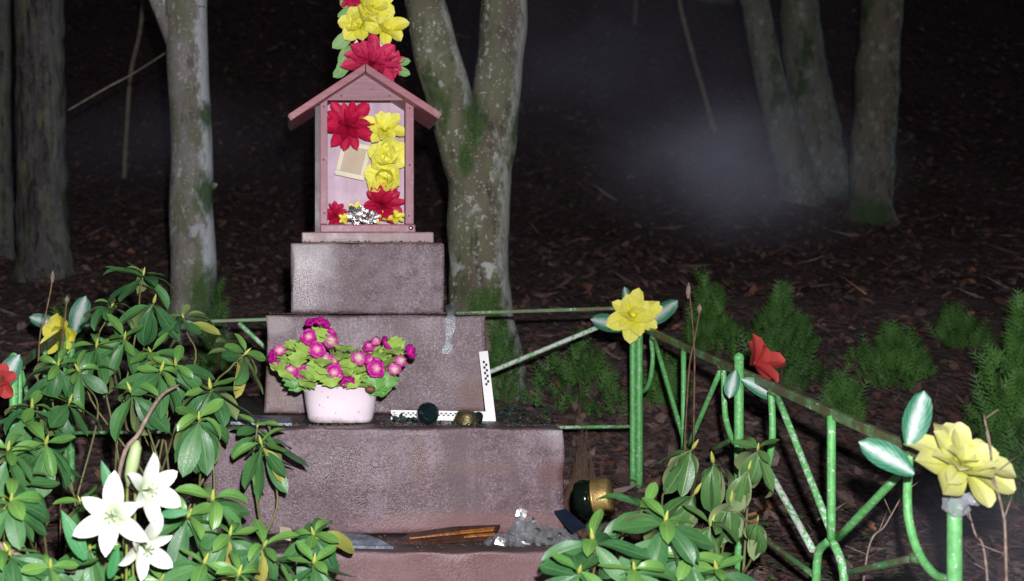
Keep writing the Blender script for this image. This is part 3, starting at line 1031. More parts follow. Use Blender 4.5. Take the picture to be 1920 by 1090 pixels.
bush('pale drooping rhododendron against the right fence panels', gp(P(1340, 0, 2.75).x, 2.75),
     [(1296, 845, 2.72, 82, dict(droop=-58, n=8, young=0)), (1338, 872, 2.66, 84, dict(droop=-60, n=8, young=0)), (1420, 848, 2.62, 72, dict(droop=-45, n=7)), (1402, 885, 2.6, 80, dict(droop=-60, n=7, young=0)),
      (1300, 930, 2.6, 82, dict(droop=-55, n=8, young=0)), (1370, 945, 2.6, 80, dict(droop=-60, n=7, young=0)), (1330, 990, 2.5, 80, dict(droop=-50, n=7)), (1420, 980, 2.5, 60, dict(droop=-55, n=5, young=0))], 27, leaves=LEAF_D, lean=(0, -0.35, 1))

# ------------------------------------------------------------------ trees
def tree(name, label, cat, base, limbs, mat, n=22, jag=0.10, jscale=7.0, seed=0.0, group=None):
    t = thing(name, base, label, cat, group)
    for nm_, pts, rad in limbs:
        sp = spline(pts, 10)
        if nm_ == 'trunk':
            rad = [rad[0] * 1.45] + list(rad[1:])
        MB().tube(sp, lerp_list(rad, len(sp)), n, jag=jag, jscale=jscale, seed=seed).build(nm_, mat, t)
    return t


VB = P(901, 600, 4.65)
VB.z = ground_z(VB.x, VB.y) - 0.05
r_ = lambda px, Y: S(px, Y)
Yv = 4.65
def vrel(px, py, Y, base): return tuple(P(px, py, Y) - base)
m_v = mat_bark('forked tree bark', (0.120, 0.100, 0.070), (0.225, 0.225, 0.145), lichen=(0.50, 0.53, 0.50), spot=1.0, side=0.75, mossiness=0.25,
               moss_pts=[(vrel(888, 225, Yv - 0.1, VB), (15, 2.0, 6.5)), (vrel(915, 575, Yv - 0.1, VB), (10, 2, 9)), (vrel(872, 300, Yv - 0.1, VB), (24, 2, 12))])
tree('forked_tree', 'forked mossy tree with lichen spots right behind the shrine house', 'tree', VB,
     [('trunk', [VB + Vector((0, 0, -0.1)), P(902, 600, Yv), P(897, 450, Yv), P(899, 330, Yv), P(896, 250, Yv), P(893, 200, Yv + 0.02)], [r_(72, Yv), r_(60, Yv), r_(57, Yv), r_(58, Yv), r_(52, Yv), r_(26, Yv)]),
      ('limb', [P(893, 380, Yv), P(872, 290, Yv - 0.02), P(838, 170, Yv - 0.05), P(806, 50, Yv - 0.05), P(788, -30, Yv), P(720, -260, Yv), P(680, -700, Yv + 0.2)], [r_(38, Yv), r_(46, Yv), r_(42, Yv), r_(39, Yv), r_(36, Yv), r_(34, Yv), r_(20, Yv)]),
      ('limb', [P(906, 380, Yv), P(918, 280, Yv), P(934, 150, Yv + 0.02), P(944, 30, Yv + 0.05), P(948, -60, Yv), P(965, -300, Yv), P(990, -750, Yv)], [r_(38, Yv), r_(47, Yv), r_(44, Yv), r_(44, Yv), r_(42, Yv), r_(37, Yv), r_(20, Yv)])],
     m_v, jag=0.09, jscale=6)

Y2 = 5.1
T2 = P(365, 600, Y2)
T2.z = ground_z(T2.x, Y2) - 0.05
m_t2 = mat_bark('grey brown smooth bark', (0.22, 0.20, 0.18), (0.31, 0.295, 0.265), lichen=(0.60, 0.65, 0.68), spot=0.6, side=0.95, mossiness=0.05,
                moss_pts=[(vrel(385, 365, Y2 - 0.1, T2), (16, 1.5, 8)), (vrel(388, 215, Y2 - 0.1, T2), (22, 1.5, 12)), (vrel(385, 560, Y2 - 0.1, T2), (9, 1.5, 5))])
tree('smooth_tree', 'single grey tree with pale right edge and small knot left of the house', 'tree', T2,
     [('trunk', [T2 + Vector((0, 0, -0.1)), P(364, 560, Y2), P(360, 400, Y2), P(358, 250, Y2), P(353, 130, Y2), P(350, 40, Y2), P(345, -60, Y2), P(335, -700, Y2)], [r_(58, Y2), r_(44, Y2), r_(41, Y2), r_(39, Y2), r_(39, Y2), r_(40, Y2), r_(43, Y2), r_(26, Y2)]),
      ('limb', [P(335, 80, Y2), P(312, 30, Y2), P(285, -40, Y2 - 0.02), P(235, -250, Y2)], [r_(24, Y2), r_(20, Y2), r_(17, Y2), r_(11, Y2)]),
      ('knot', [P(392, 352, Y2), P(400, 348, Y2 - 0.05), P(406, 346, Y2 - 0.06)], [r_(10, Y2), r_(7, Y2), r_(3, Y2)])], m_t2, jag=0.07, jscale=5, seed=3)

Y3 = 6.2
T3 = P(80, 525, Y3)
T3.z = ground_z(T3.x, Y3) - 0.05
m_t3 = mat_bark('furrowed dark bark', (0.075, 0.062, 0.062), (0.135, 0.118, 0.120), lichen=(0.24, 0.27, 0.27), spot=0.35, side=0.35, furrow=True, mossiness=0.1)
tree('furrowed_tree', 'thick tree with dark furrowed bark at the far left', 'tree', T3,
     [('trunk', [T3 + Vector((0, 0, -0.1)), P(82, 500, Y3), P(78, 350, Y3), P(76, 150, Y3), P(72, -60, Y3), P(66, -800, Y3)], [r_(58, Y3), r_(52, Y3), r_(47, Y3), r_(45, Y3), r_(46, Y3), r_(28, Y3)])], m_t3, n=40, jag=0.16, jscale=12, seed=5)
Y3b = 6.8
T3b = P(2, 480, Y3b); T3b.z = ground_z(T3b.x, Y3b) - 0.05
tree('dark_tree', 'dim dark trunk cut off by the left picture edge', 'tree', T3b,
     [('trunk', [T3b + Vector((0, 0, -0.1)), P(2, 440, Y3b), P(-4, 250, Y3b), P(-6, 0, Y3b), P(-10, -700, Y3b)], [r_(36, Y3b), r_(27, Y3b), r_(25, Y3b), r_(25, Y3b), r_(14, Y3b)])], m_t3, n=28, jag=0.15, jscale=12, seed=8)

Y4 = 8.5
m_t4 = mat_bark('greenish distant bark', (0.145, 0.148, 0.112), (0.24, 0.265, 0.22), lichen=(0.38, 0.46, 0.41), spot=0.6, side=0.6, mossiness=0.15, vs=16.0)
T4 = P(1500, 372, Y4); T4.z = ground_z(T4.x, Y4) - 0.08
tree('leaning_tree', 'slim leaning tree, leftmost of the three on the dark slope', 'tree', T4,
     [('trunk', [T4 + Vector((0, 0, -0.1)), P(1496, 350, Y4), P(1468, 250, Y4), P(1440, 130, Y4), P(1418, 20, Y4), P(1398, -90, Y4), P(1330, -700, Y4)], [r_(44, Y4), r_(34, Y4), r_(28, Y4), r_(26, Y4), r_(24, Y4), r_(23, Y4), r_(12, Y4)])], m_t4, jag=0.08, seed=2)
T5 = P(1545, 350, Y4 + 0.3); T5.z = ground_z(T5.x, Y4 + 0.3) - 0.08
tree('broad_tree', 'broad pale trunk in the middle of the three trees on the slope', 'tree', T5,
     [('trunk', [T5 + Vector((0, 0, -0.1)), P(1543, 330, Y4 + 0.3), P(1526, 220, Y4 + 0.3), P(1508, 110, Y4 + 0.3), P(1498, 10, Y4 + 0.3), P(1490, -100, Y4 + 0.3), P(1465, -700, Y4 + 0.3)], [r_(58, Y4), r_(46, Y4), r_(42, Y4), r_(37, Y4), r_(34, Y4), r_(33, Y4), r_(18, Y4)]),
      ('root', [P(1540, 300, Y4 + 0.25), P(1568, 320, Y4 + 0.2), P(1590, 372, Y4 + 0.1)], [r_(26, Y4), r_(22, Y4), r_(12, Y4)])], m_t4, jag=0.12, seed=6)
Y6 = 7.9
T6 = P(1632, 408, Y6); T6.z = ground_z(T6.x, Y6) - 0.08
m_t6 = mat_bark('brownish distant bark', (0.14, 0.118, 0.09), (0.23, 0.205, 0.155), lichen=(0.36, 0.46, 0.43), spot=0.5, side=0.9, mossiness=0.1, vs=16.0, moss_pts=[(vrel(1636, 405, Y6 - 0.15, T6), (6, 2, 5))])
tree('upright_tree', 'upright brown trunk with pale right edge, rightmost of the three on the slope', 'tree', T6,
     [('trunk', [T6 + Vector((0, 0, -0.1)), P(1632, 390, Y6), P(1637, 280, Y6), P(1645, 150, Y6), P(1652, 40, Y6), P(1660, -80, Y6), P(1690, -700, Y6)], [r_(52, Y6), r_(37, Y6), r_(38, Y6), r_(37, Y6), r_(36, Y6), r_(37, Y6), r_(20, Y6)])], m_t6, jag=0.12, seed=9)
# thin saplings and far trunks
m_sap = simple('sapling bark', (0.24, 0.20, 0.15), 0.8, var=0.3)


def sapling(label, pts, r0, r1, cat='sapling'):
    b = Vector(pts[0])
    t = thing('bare_sapling', b, label, cat, 'thin bare stems in the wood')
    sp = spline(pts, 8)
    MB().tube(sp, lerp_list([r0, r1], len(sp)), 7, jag=0.2, jscale=15).build('stem', m_sap, t)
    return t


def gpx(px, Y):
    q = P(px, 0, Y)
    q.z = ground_z(q.x, Y) - 0.03
    return q


sapling('thin pale stem leaning in the dark left of the three slope trees', [gpx(1358, 10.3), P(1345, 262, 10.3), P(1318, 170, 10.3), P(1290, 70, 10.3), P(1272, -10, 10.3), P(1250, -200, 10.3)], S(6, 10.3), S(4, 10.3))
s1 = sapling('thin bent stem between the two left trees', [gpx(232, 9.4), P(237, 250, 9.4), P(245, 140, 9.4), P(262, 60, 9.4), P(268, -10, 9.4), P(272, -200, 9.4)], S(5, 9.4), S(4, 9.4))
s2 = thing('fallen_twig', P(130, 206, 5.9), 'slanting thin twig caught between the two left trees', 'twig')
MB().tube(spline([P(128, 207, 5.95), P(200, 165, 5.9), P(250, 138, 5.9), P(322, 92, 5.6)], 6), 0.006, 6).build('stick', m_sap, s2)
sapling('faint thin stem far off in the mist near the top', [gpx(1180, 14), P(1186, 80, 14), P(1192, 0, 14), P(1192, -150, 14)], S(5, 14), S(4, 14))
for lab, px, Y, w in (('faint wide trunk deep in the dark wood behind the thin leaning stem', 1335, 15.5, 34), ('faint trunk deep in the dark wood at the upper left', 200, 16.0, 30)):
    b = gpx(px, Y)
    tree('distant_tree', lab, 'tree', b, [('trunk', [b, P(px, 200, Y), P(px - 8, 0, Y), P(px - 16, -400, Y)], [S(w, Y), S(w * 0.8, Y), S(w * 0.7, Y), S(w * 0.5, Y)])], m_t4, n=14, seed=px, group='far trunks in the dark')

# ------------------------------------------------------------------ small thujas behind the fence
def thuja(label, px, Y, top_py, wpx, seed, dense=620, base_z=None):
    rnd = random.Random(seed)
    b = P(px, 0, Y)
    b.z = ground_z(b.x, Y) - 0.02
    topz = P(px, top_py - 12, Y).z
    H = topz - b.z
    Rb = S(wpx / 2, Y)
    t = thing('thuja_shrub', b, label, 'shrub', 'small thujas behind the fence')
    MB().tube([b, b + Vector((0.01, 0, H * 0.3)), b + Vector((0, 0, H * 0.62))], [0.011, 0.007, 0.002], 6).build('trunk', M['deadneedle'], t)
    verts, faces = [], []
    lob = [(rnd.uniform(0, 6.28), rnd.uniform(0.15, 0.95), rnd.uniform(0.5, 1.0)) for _ in range(9)]
    spires = [(0.0, 0.0, 1.0, 0.55), (0.05, 0.0, 0.95, 0.5)] + [(rnd.gauss(0, 0.42), rnd.gauss(0, 0.42), rnd.uniform(0.45, 0.88), rnd.uniform(0.30, 0.5)) for _ in range(5)]
    for i in range(int(dense * 1.0)):
        sx, sy, sh, sw = rnd.choice(spires)
        h = rnd.random() ** 0.8
        a = rnd.random() * 2 * PI
        env = (1 - h) ** 0.8 * (0.6 + 0.4 * min(1, h / 0.2))
        if mnoise.noise(Vector((sx * 3 + math.cos(a), sy * 3 + math.sin(a), h * 5 + seed * 3.7))) < -0.22:
            continue
        rr = Rb * sw * env * (0.2 + 0.95 * rnd.random() ** 0.7)
        p = b + Vector((sx * Rb * (1 - 0.35 * h) + math.cos(a) * rr, sy * Rb * (1 - 0.35 * h) + math.sin(a) * rr, h * H * sh))
        out = Vector((math.cos(a), math.sin(a), 0))
        d = (out * rnd.uniform(0.3, 0.9) + Vector((rnd.gauss(0, .25), rnd.gauss(0, .25), rnd.uniform(0.9, 1.9)))).normalized()
        side = d.cross(Vector((rnd.gauss(0, 1), rnd.gauss(0, 1), rnd.gauss(0, .4)))).normalized()
        L = rnd.uniform(0.030, 0.085)
        # a flat fan-shaped spray with pointed branchlets
        for k_ in range(4):
            s0 = k_ / 4.0
            for sg in (-1, 1):
                o = p + d * L * s0
                tip = o + (d * 0.75 + side * sg * 0.75) * L * 0.5 * (1 - 0.5 * s0)
                wv = d * L * 0.05
                bi = len(verts)
                verts += [o - wv, o + wv, tip]
                faces.append((bi, bi + 1, bi + 2))
        bi = len(verts)
        nn = side * L * 0.05
        verts += [p - nn, p + nn, p + d * L * 1.1]
        faces.append((bi, bi + 1, bi + 2))
    me_ = bpy.data.meshes.new('crown')
    me_.from_pydata([tuple(Vector(v_) - b) for v_ in verts], [], faces)
    me_.materials.append(M['thuja'])
    o = bpy.data.objects.new('crown', me_)
    COL.objects.link(o)
    o.parent = t
    return t


thuja('bright pointed thuja just behind the red fence flower', 1462, 4.5, 560, 165, 1, 1100)
thuja('narrow thuja behind the dry seed stalks', 1318, 4.8, 540, 120, 2, 480)
thuja('low dark thuja between the stone steps and the fence corner', 1085, 4.35, 650, 190, 3, 380)
thuja('broad thuja left of the big yellow flower on the right', 1672, 4.6, 635, 200, 4, 650)
thuja('taller thuja above the big yellow flower on the right', 1785, 4.9, 600, 130, 5, 420)
thuja('dense thuja at the right picture edge', 1908, 3.7, 585, 190, 6, 1200)
thuja('slim thuja in front of the single grey tree', 405, 4.6, 540, 110, 7, 300)
thuja('small thuja at the foot of the forked tree', 940, 4.4, 610, 80, 8, 220)
thuja('dark thuja beyond the far left fence corner', 118, 4.7, 570, 120, 9, 220)
thuja('low thuja under the fence rail right of the red flower', 1580, 4.3, 715, 120, 10, 260)
thuja('small thuja under the rail beside the dry stalks', 1240, 4.4, 670, 110, 12, 220)

# ------------------------------------------------------------------ iron fence
FX = 1.25


def fp(px, py, mirror=False):
    Y = FPX * FX / (px - CXP)
    p = P(px, py, Y)
    p.x = FX if not mirror else 2 * BX - FX
    return p


def rod(fence, name, pts, r, mat, mirror=False, sm=True, dx=0.0):
    pts = [fp(a, b, mirror) + Vector((dx if not mirror else -dx, 0, 0)) for a, b in pts]
    if len(pts) > 2 and sm:
        pts = spline(pts, 6)
    else:
        q = []
        for i in range(6):
            q.append(pts[0].lerp(pts[-1], i / 5))
        pts = q
    MB().tube(pts, r, 10, jag=0.06, jscale=60).build(name, mat, fence)


for mirror in (False, True):
    base = Vector((FX if not mirror else 2 * BX - FX, 3.0, CAMH - 0.8))
    fence = thing('iron_fence', base, 'right side run of green iron fence with V shaped rods' if not mirror else 'left side run of green iron fence mostly hidden by leaves', 'fence', 'green iron fence')
    g, gw, gm, gc, gd = M['fence'], M['fence_white'], M['fence_moss'], M['fence_chip'], M['fence_dull']
    rl = [fp(a, b, mirror) for a, b in ((1197, 611), (1285, 652), (1399, 697), (1603, 792), (1704, 838), (1790, 879))]
    mbr = MB()
    mbr.bar(rl[0], rl[-1], 0.016, 0.023)
    mbr.build('top_rail', gm, fence, bevel=0.003)
    D = 0.012
    rod(fence, 'curved_rod', [(1222, 636), (1225, 668), (1222, 702), (1214, 728), (1200, 738)], 0.0075, g, mirror, dx=-0.002)
    rod(fence, 'slanted_rod', [(1225, 636), (1283, 836)], 0.0075, g, mirror, dx=0.004)
    rod(fence, 'upright_rod', [(1284, 658), (1284, 842)], 0.008, g, mirror, dx=-0.004)
    rod(fence, 'slanted_rod', [(1350, 690), (1287, 838)], 0.0075, g, mirror, dx=0.005)
    rod(fence, 'post', [(1402, 672), (1402, 1125)], 0.0125, g, mirror, dx=-0.024)
    pt_ = fp(1402, 672, mirror) + Vector((-0.024 if not mirror else 0.024, 0, 0))
    MB().blob(pt_, 0.0135, 0.0135, 0.016, 12, 8, 0.1).build('post_cap', g, fence)
    rod(fence, 'curved_rod', [(1358, 694), (1360, 765), (1366, 800), (1378, 829), (1400, 850)], 0.008, g, mirror, dx=-0.002)
    rod(fence, 'curved_rod', [(1447, 732), (1450, 790), (1449, 830), (1440, 872), (1418, 892)], 0.0085, g, mirror, dx=-0.002)
    rod(fence, 'lower_rod', [(1330, 845), (1372, 822)], 0.0075, gd, mirror, dx=0.006)
    rod(fence, 'slanted_rod', [(1452, 738), (1557, 1004)], 0.0085, gc, mirror, dx=0.005)
    rod(fence, 'upright_rod', [(1563, 780), (1563, 1012)], 0.0095, g, mirror, dx=-0.005)
    rod(fence, 'slanted_rod', [(1690, 880), (1567, 1009)], 0.0085, g, mirror, dx=0.006)
    rod(fence, 'slanted_rod', [(1442, 868), (1534, 1032)], 0.0085, gw, mirror, dx=-0.012)
    rod(fence, 'curved_rod', [(1558, 1014), (1541, 1030), (1535, 1056), (1532, 1130)], 0.0095, g, mirror, dx=-0.004)
    rod(fence, 'curved_rod', [(1565, 1016), (1576, 1040), (1584, 1070), (1590, 1130)], 0.0095, gc, mirror, dx=-0.004)
    rod(fence, 'lower_rod', [(1590, 1073), (1718, 1045)], 0.0080, gd, mirror, dx=0.004)
    rod(fence, 'lower_rod', [(1415, 1000), (1527, 1083)], 0.0075, gd, mirror, dx=0.006)
    rod(fence, 'curved_rod', [(1708, 850), (1704, 930), (1709, 985), (1727, 1040), (1757, 1078), (1790, 1088)], 0.0085, g, mirror, dx=-0.003)
    for (wx, wy) in ((1285, 838), (1562, 1010), (1225, 634), (1284, 656), (1351, 688), (1450, 736), (1563, 780), (1688, 878), (1708, 850), (1718, 1045), (1441, 870)):
        wp = fp(wx, wy, mirror)
        MB().blob(wp, 0.0115, 0.0115, 0.011, 9, 6, 0.5, 5, wx).build('weld', gd, fence)
    rod(fence, 'post', [(1796, 935), (1796, 1230)], 0.0128, g, mirror, dx=-0.006)

YB = 3.87
bf_ = thing('iron_fence', Vector((BX, YB, CAMH - 0.63)), 'back run of green iron fence passing behind the stone blocks', 'fence', 'green iron fence')


def brod(name, pts, r, mat, Y=YB):
    q = [P(a, b, Y) for a, b in pts]
    q = spline(q, 6) if len(q) > 2 else [q[0].lerp(q[-1], i / 9) for i in range(10)]
    MB().tube(q, r, 10, jag=0.08, jscale=50).build(name, mat, bf_)


mb = MB(); mb.bar(P(128, 611, YB), P(1196, 577, YB), 0.014, 0.0125)
mb.build('top_rail', M['fence_dull'], bf_, bevel=0.002)
brod('lower_rail', [(128, 812), (1190, 800)], 0.0065, M['fence_chip'])
brod('post', [(1186.5, 600), (1186.5, 914)], 0.0105, M['fence'])
brod('post', [(1198.5, 605), (1198.5, 914)], 0.0125, M['fence'], YB - 0.01)
brod('post', [(122, 622), (122, 914)], 0.0105, M['fence'])
brod('post', [(134, 622), (134, 914)], 0.0125, M['fence'], YB - 0.01)
brod('slanted_rod', [(1140, 606), (860, 722)], 0.0085, M['fence_white'], YB - 0.012)
brod('slanted_rod', [(448, 606), (540, 692)], 0.0085, M['fence_chip'], YB - 0.012)
brod('slanted_rod', [(182, 634), (330, 692)], 0.0085, M['fence_chip'], YB - 0.012)
brod('curved_rod', [(270, 716), (290, 706), (320, 697)], 0.0085, M['fence_white'], YB - 0.012)

# ------------------------------------------------------------------ cloth flowers
PT_Y = [blade('yellow_petal%d' % i, w, prof_point, b, f_, 0.10, 7, 4, b0, cup=0.25, mat=M['yellow'], seed=i) for i, (w, b, b0, f_) in enumerate([(0.36, -0.5, 0.25, 0.1), (0.40, -0.8, 0.45, 0.15), (0.33, -0.2, 0.1, 0.2)])]
PT_YR = [blade('round_yellow_petal%d' % i, w, prof_round, b, f_, 0.14, 8, 4, b0, cup=0.25, mat=M['yellow'], seed=i) for i, (w, b, b0, f_) in enumerate([(0.36, -0.6, 0.35, 0.05), (0.40, 0.5, 0.05, 0.1)])]
PT_P = [blade('pale_yellow_petal%d' % i, w, prof_round, b, f_, 0.12, 9, 4, b0, cup=0.2, mat=M['yellow2'], seed=i) for i, (w, b, b0, f_) in enumerate([(0.27, -0.5, 0.25, 0.15), (0.31, -0.9, 0.45, 0.1), (0.25, 0.3, 0.05, 0.2)])]
PT_R = [blade('red_petal%d' % i, w, prof_point, b, f_, 0.08, 7, 4, b0, cup=0.35, mat=M['red'], seed=i) for i, (w, b, b0, f_) in enumerate([(0.28, -0.5, 0.3, 0.25), (0.32, -0.2, 0.1, 0.35), (0.26, 0.3, 0.0, 0.3)])]
PT_RO = [blade('rose_petal%d' % i, w, prof_point, b, f_, 0.10, 7, 4, b0, cup=0.35, mat=M['rose'], seed=i) for i, (w, b, b0, f_) in enumerate([(0.29, -0.5, 0.3, 0.2), (0.32, -0.2, 0.1, 0.3), (0.26, 0.3, 0.0, 0.3)])]
PT_F = [blade('faded_petal%d' % i, w, prof_round, b, f_, 0.12, 7, 4, b0, cup=0.3, mat=M['fadered'], seed=i) for i, (w, b, b0, f_) in enumerate([(0.30, -0.6, 0.3, 0.25), (0.33, -0.2, 0.1, 0.3)])]
LF_V = [blade('variegated_leaf%d' % i, w, prof_point, b, f_, 0.06, 9, 4, b0, mat=M['variegated'], seed=i) for i, (w, b, b0, f_) in enumerate([(0.34, -0.35, 0.2, 0.15), (0.32, -0.15, 0.1, 0.22)])]
LF_G = [blade('garland_leaf%d' % i, w, prof_point, b, f_, 0.12, 8, 4, b0, mat=M['garland_leaf'], seed=i) for i, (w, b, b0, f_) in enumerate([(0.36, -0.3, 0.2, 0.1), (0.32, -0.5, 0.1, 0.2)])]
HEART = MB().blob((0, 0, 0), 1, 1, 1, 10, 6, 0.3, 4).mesh('flower_heart', (0, 0, 0))


def heart(parent, p, r, mat):
    key = 'heart_' + mat.name
    if key not in BL:
        BL[key] = HEART.copy()
        BL[key].materials.append(mat)
    put('flower_heart', BL[key], parent, Matrix.Translation(p) @ Matrix.Diagonal((r, r, r, 1)))


def bloom(parent, c, f, size, layers, meshes, rnd, hmat=None, wscale=1.0):
    for (n, s, e) in layers:
        ring(parent, 'petal', c, f, n, size * s, e, meshes, rnd, 0.16, rnd.random() * 6, 0.3, wscale=wscale)
    if hmat is not None:
        heart(parent, Vector(c) + Vector(f).normalized() * size * 0.12, size * 0.10, hmat)


YL = [(6, 1.0, 10), (6, 0.85, 34), (4, 0.6, 56), (3, 0.4, 70)]
RL = [(10, 1.0, 6), (10, 0.9, 24), (8, 0.72, 42), (6, 0.5, 62), (4, 0.3, 75)]


def cloth_flower(label, c, f, size, layers, meshes, seed, hmat=None, leaves=(), wscale=1.0, name='cloth_flower', group='cloth flowers'):
    t = thing(name, c, label, 'flower', group)
    rnd = random.Random(seed)
    bloom(t, c, f, size, layers, meshes, rnd, hmat, wscale)
    for (d, n, L, me_, off) in leaves:
        place_blade('leaf', me_, t, Vector(c) + Vector(off), Vector(d), Vector(n), L)
    return t


# garland over the roof
gc_ = P(690, 140, 3.62)
gl = thing('flower_garland', gc_, 'upright garland of red and yellow cloth flowers rising behind the roof ridge', 'garland')
rnd = random.Random(5)
MB().tube([P(688, 300, 3.66), P(690, 140, 3.66), P(694, 40, 3.66), P(690, -70, 3.66)], 0.007, 8).build('stem', M['blackpole'], gl)


def gflower(name, px, py, Y, size, layers, meshes, f, hmat=None, seed=0, wscale=1.0):
    c = P(px, py, Y)
    me_ = bpy.data.objects.new(name, None)
    COL.objects.link(me_)
    me_.parent = gl
    me_.location = c - world_origin(gl)
    WO[me_.name] = Vector(c)
    bloom(me_, c, f, S(size, Y), layers, meshes, random.Random(seed), hmat, wscale)


gflower('red_flower', 697, 120, 3.60, 58, RL, PT_RO, (0.05, -1, 0.30), None, 3)
gflower('red_flower', 728, 122, 3.61, 34, RL[:3], PT_RO, (0.5, -1, 0.2), None, 33)
gflower('yellow_flower', 674, 50, 3.60, 42, [(6, 1.0, 20), (5, 0.8, 45), (3, 0.5, 62)], PT_YR, (-0.25, -1, 0.15), None, 7)
gflower('yellow_flower', 722, 52, 3.60, 42, [(6, 1.0, 15), (5, 0.8, 40), (3, 0.5, 60)], PT_Y, (0.35, -1, 0.0), None, 8, 1.2)
gflower('yellow_flower', 700, 14, 3.59, 46, [(6, 1.0, 20), (5, 0.75, 45), (4, 0.5, 62)], PT_YR, (0.05, -1, 0.1), None, 9)
gflower('red_flower', 662, -6, 3.61, 34, RL[:3], PT_RO, (-0.3, -1, 0.3), None, 10)
for (px, py, L, d, n) in [(664, 62, 52, (-1, -0.1, -0.75), (0, -1, 0.2)), (660, 84, 48, (-0.55, -0.1, -1), (-0.2, -1, 0.1)), (655, 105, 46, (-0.5, -0.1, -0.9), (0, -1, 0.2)), (655, 122, 40, (-0.75, -0.1, -0.6), (0, -1, 0)),
                          (736, 118, 34, (1, -0.1, 0.05), (0, -1, 0.2)), (738, 128, 34, (0.9, -0.1, -0.4), (0, -1, 0.1)), (662, 18, 34, (-0.9, -0.1, -0.5), (0, -1, 0.2)), (735, 56, 36, (1, -0.2, 0.35), (0, -1, 0.3)), (655, 20, 26, (-0.6, -0.1, 0.6), (0, -1, 0.2))]:
    place_blade('leaf', LF_G[0] if px != 735 else PT_Y[1], gl, P(px, py, 3.62 if px != 735 else 3.58), d, n, S(L, 3.6))
for (px, py, s) in ((668, 83, 10), (714, 84, 12)):
    c = P(px, py, 3.63)
    w = S(s, 3.6) * 0.5
    MB().prism([c + Vector((-w, 0, 0.3 * w)), c + Vector((-0.1 * w, 0, -1.6 * w)), c + Vector((w, 0, 0.2 * w)), c + Vector((0.2 * w, 0, 1.8 * w))], (0, 0.002, 0)).build('white_ribbon', M['ruler'], gl)

# flowers inside the house
HI = HF + 0.075
ff = (0.0, -1, 0.12)
cloth_flower('large crimson cloth dahlia in the upper left of the house', P(653, 236, HI), ff, S(52, HI), RL, PT_R, 1)
cloth_flower('top yellow cloth flower in the column inside the house', P(719, 245, HI), (0.0, -1, 0.25), S(44, HI), YL, PT_Y, 12)
cloth_flower('middle yellow cloth flower in the column inside the house', P(723, 295, HI - 0.005), (0.1, -1, 0.0), S(41, HI), YL, PT_YR, 13)
cloth_flower('lowest yellow cloth flower in the column inside the house', P(721, 333, HI), (-0.1, -1, -0.25), S(40, HI), YL, PT_YR, 14, wscale=1.1)
cloth_flower('wide crimson cloth flower at the bottom right of the house', P(716, 382, HI - 0.005), (0.05, -1, 0.2), S(44, HI), RL, PT_R, 15)
cloth_flower('small dark crimson cloth flower in the bottom left corner of the house', P(630, 404, HI), (0.15, -1, 0.15), S(26, HI), RL[:3], PT_R, 16)
for i, (lab, px, py, L) in enumerate([('small yellow cloth flower left of the silver foil', 646, 411, 13), ('yellow cloth flower behind the silver foil', 668, 401, 22), ('yellow cloth flower right of the foil on the house floor', 706, 408, 24), ('small yellow cloth flower in the bottom right corner of the house', 742, 408, 22)]):
    cloth_flower(lab, P(px, py, HI - 0.02), (0.1 * (i - 1.5), -1, 0.5), S(L, HI), [(6, 1.0, 15), (4, 0.7, 45)], PT_Y, 40 + i)
fo = thing('crumpled_foil', P(681, 419, HI - 0.045), 'crumpled silver foil wrapper on the house floor', 'foil')
MB().blob(P(672, 404, HI - 0.045), S(17, HI), 0.018, S(14, HI), 18, 12, 0.9, 7, 1.0, flat=True).blob(P(694, 408, HI - 0.04), S(14, HI), 0.016, S(11, HI), 16, 10, 0.9, 8, 4.0, flat=True).build('foil', M['foil'], fo)
# the small picture frame turned face to the wall, leaning and tilted
fr = thing('picture_frame', P(660, 336, HI + 0.03), 'small pale wooden picture frame tilted below the crimson dahlia', 'frame')
q0 = [P(627, 327, HI + 0.012), P(682, 339, HI + 0.012), P(699, 268, HI + 0.03), P(643, 262, HI + 0.03)]
ux, uy = (q0[1] - q0[0]), (q0[3] - q0[0])
dd = Vector((0, 0.009, 0))


def fq(u, v_, y=0.0):
    return q0[0] + ux * u + uy * v_ + Vector((0, y, 0))


for a, b in (((0, 0), (1, 0.14)), ((0, 0.86), (1, 1)), ((0, 0.142), (0.16, 0.858)), ((0.84, 0.142), (1, 0.858))):
    MB().prism([fq(a[0], a[1]), fq(b[0], a[1]), fq(b[0], b[1]), fq(a[0], b[1])], dd).build('frame_bar', M['frame'], fr, bevel=0.0015)
MB().prism([fq(0.165, 0.145, 0.003), fq(0.835, 0.145, 0.003), fq(0.835, 0.855, 0.003), fq(0.165, 0.855, 0.003)], Vector((0, 0.004, 0))).build('backing_card', M['frame_back'], fr)

# fence flowers
cloth_flower('yellow cloth flower with striped leaves on the back right fence corner', P(1186, 592, 3.80), (-0.1, -1, 0.15), S(50, 3.8), [(6, 1.0, 4), (6, 0.84, 26), (5, 0.6, 50), (4, 0.4, 66)], PT_Y, 51, M['yellow'], [
    ((-1, -0.1, 0.25), (0.1, -1, 0.3), S(72, 3.8), LF_V[0], (-0.02, 0.01, -0.045)), ((1, -0.1, 0.75), (0.1, -1, -0.2), S(76, 3.8), LF_V[1], (0.045, 0.015, -0.03)), ((-0.2, -0.2, 1), (0, -1, 0.6), S(40, 3.8), LF_V[1], (-0.01, 0.03, 0.03)), ((0.9, -0.2, 0.4), (0, -1, 0.2), S(42, 3.8), PT_Y[0], (0.03, 0.0, 0.0)), ((0.8, -0.2, 0.8), (0, -1, 0.2), S(38, 3.8), PT_Y[2], (0.04, 0.0, 0.0))], wscale=1.2)
